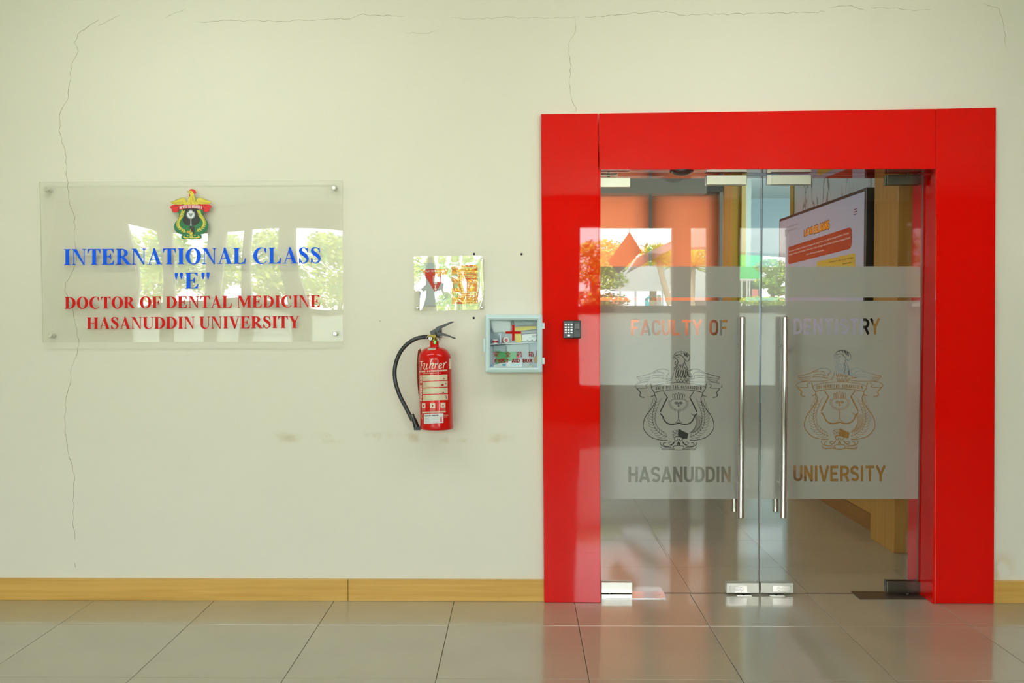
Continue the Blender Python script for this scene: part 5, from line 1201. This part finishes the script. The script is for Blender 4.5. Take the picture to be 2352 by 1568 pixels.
for pts, mt in (([(1215, 775), (1250, 740), (1285, 775), (1280, 785), (1215, 785)], M_dr), ([(1140, 1000), (1170, 970), (1230, 965), (1250, 1000), (1220, 1030), (1160, 1030)], M_dr), ([(1285, 960), (1310, 935), (1345, 935), (1340, 960), (1300, 975)], M_dr), ([(1180, 1275), (1210, 1255), (1260, 1260), (1262, 1280), (1182, 1285)], mat('maroon_ink', (110, 20, 40), .5)), ([(1300, 1370), (1335, 1400), (1350, 1490), (1330, 1500), (1315, 1440)], M_dr)):
    MB().prism([EW(*E1(*p), .0012) for p in pts], (0, .0003, 0)).build('step_picture', mt, ex)
for x0_, x1_, s_ in ((455, 580, 'A'), (745, 935, 'B'), (1125, 1305, 'C')):
    dy_ = 6 if x0_ < 1000 else -6
    a_ = E3(x0_, 385+dy_); b_ = E3(x1_, 572+dy_); wrap_quad(*a_, *b_, M_lt, 'hazard_pictogram', n=8)
    mx_ = (x0_+x1_)/2; MB().prism([EW(*E3(*p), .0013) for p in ((mx_-30, 490+dy_), (mx_, 450+dy_), (mx_+32, 480+dy_), (mx_+8, 535+dy_))], (0, .0003, 0)).build('pictogram_mark', M_dr, ex)
    wrap_text(s_, *E3(mx_-14, 388+dy_), *E3(mx_+14, 415+dy_), M_ink, res=1, off=.0013)
    wrap_text('KEBAKARAN', *E3(x0_, 600+dy_), *E3(x1_, 625+dy_), M_lt, res=1); wrap_text('BENDA PADAT', *E3(x0_, 645+dy_), *E3(x1_, 668+dy_), M_lt, res=1)
a_ = E3(468, 710); b_ = E3(1315, 765); wrap_quad(*a_, *b_, M_lw, 'instruction_strip', dy=1.8)
wrap_text('TIDAK BERBAHAYA BAGI LINGKUNGAN', *E3(625, 722), *E3(1050, 748), M_ink, res=1, dy=.8, off=.0013)
wrap_text('INDONESIA', *E3(1225, 815), *E3(1405, 850), M_lt, bold=.02, res=1); wrap_text('Semarang', *E3(1232, 880), *E3(1370, 912), M_lt, res=1)
m = MB()
for q in stroke(arc(468, 880, 26, 80, 0, 360, 16), 5): m.prism([EW(*E3(x, y), .0012) for x, y in q], (0, .0003, 0))
m.build('oval_mark', M_lt, ex)
a_ = E3(530, 795); b_ = E3(1228, 1140); wrap_quad(*a_, *b_, mat('service_card_white', (222, 228, 230), .4), 'service_sticker', dy=1.9, off=.0016)
wrap_text('KARTU SERVIS', *E3(560, 838), *E3(1050, 884), mat('card_black_ink', (26, 26, 30), .5), bold=.045, dy=1.2, off=.0022)
wrap_text('TGL ISI', *E3(565, 948), *E3(705, 976), M_ink, res=1, off=.0022); wrap_text('SEPTEMBER   2024', *E3(770, 955), *E3(1035, 975), M_pg, res=1, off=.0022)
wrap_text('SERVIS', *E3(565, 1045), *E3(735, 1070), M_pg, res=1, off=.0022); wrap_text('SEPTEMBER   2025', *E3(780, 1048), *E3(1045, 1068), M_pg, res=1, off=.0022)
for yy in (905, 1000, 1095): wrap_quad(*E3(560, yy), *E3(1090, yy+5), M_pg, 'card_line', off=.0021, dy=1.0)
MB().prism([EW(*E3(*p), .0022) for p in ((1125, 905), (1145, 885), (1170, 895), (1178, 1060), (1160, 1075), (1128, 1070), (1118, 1050))], (0, .0003, 0)).build('card_picture', mat('card_red', (206, 76, 66), .5), ex)
wrap_quad(*E1(1445, 50), 1036.4, 847, M_lt, 'side_label', n=12)
# small sticker on the shoulder
q = [(1003-18.5+x, y) for x, y in ((0, 0), (20, -2), (18.5, 4.5), (-1.5, 6.5))]
m = MB()
def ES(px, py):                                  # point on the dome of the shoulder
    d = ray(px, py); t = (YE-.03-CAM.y)/d.y
    best = None
    for k in range(80):
        p = CAM+d*(t+(-.06+.115*k/79)/d.y)
        rr_ = math.hypot(p.x-cx_+LEAN*(p.z-zb0), p.y-YE); s_ = min(1, max(0, (p.z-zsh)/(ztop-zsh))); rs = .022+(R-.0228)*math.sqrt(max(0, 1-s_*s_))
        if rr_ <= rs+.0012: return p
    return p
nn = 4
for j in range(nn+1):
    for i in range(nn+1):
        u, v = i/nn, j/nn; m.v.append(ES(983.5+18.5*u-1.6*v, 799.2-1.2*u+5.0*v))
for j in range(nn):
    for i in range(nn): m.f.append((j*(nn+1)+i, j*(nn+1)+i+1, (j+1)*(nn+1)+i+1, (j+1)*(nn+1)+i))
m.build('shoulder_sticker', mat('silver_sticker', (186, 186, 172), .4), ex, solid=.0003)
wrap_text('SNI', *E3(905, 1275), *E3(1130, 1300), mat('embossed_pink', (222, 70, 66), .4), res=1)
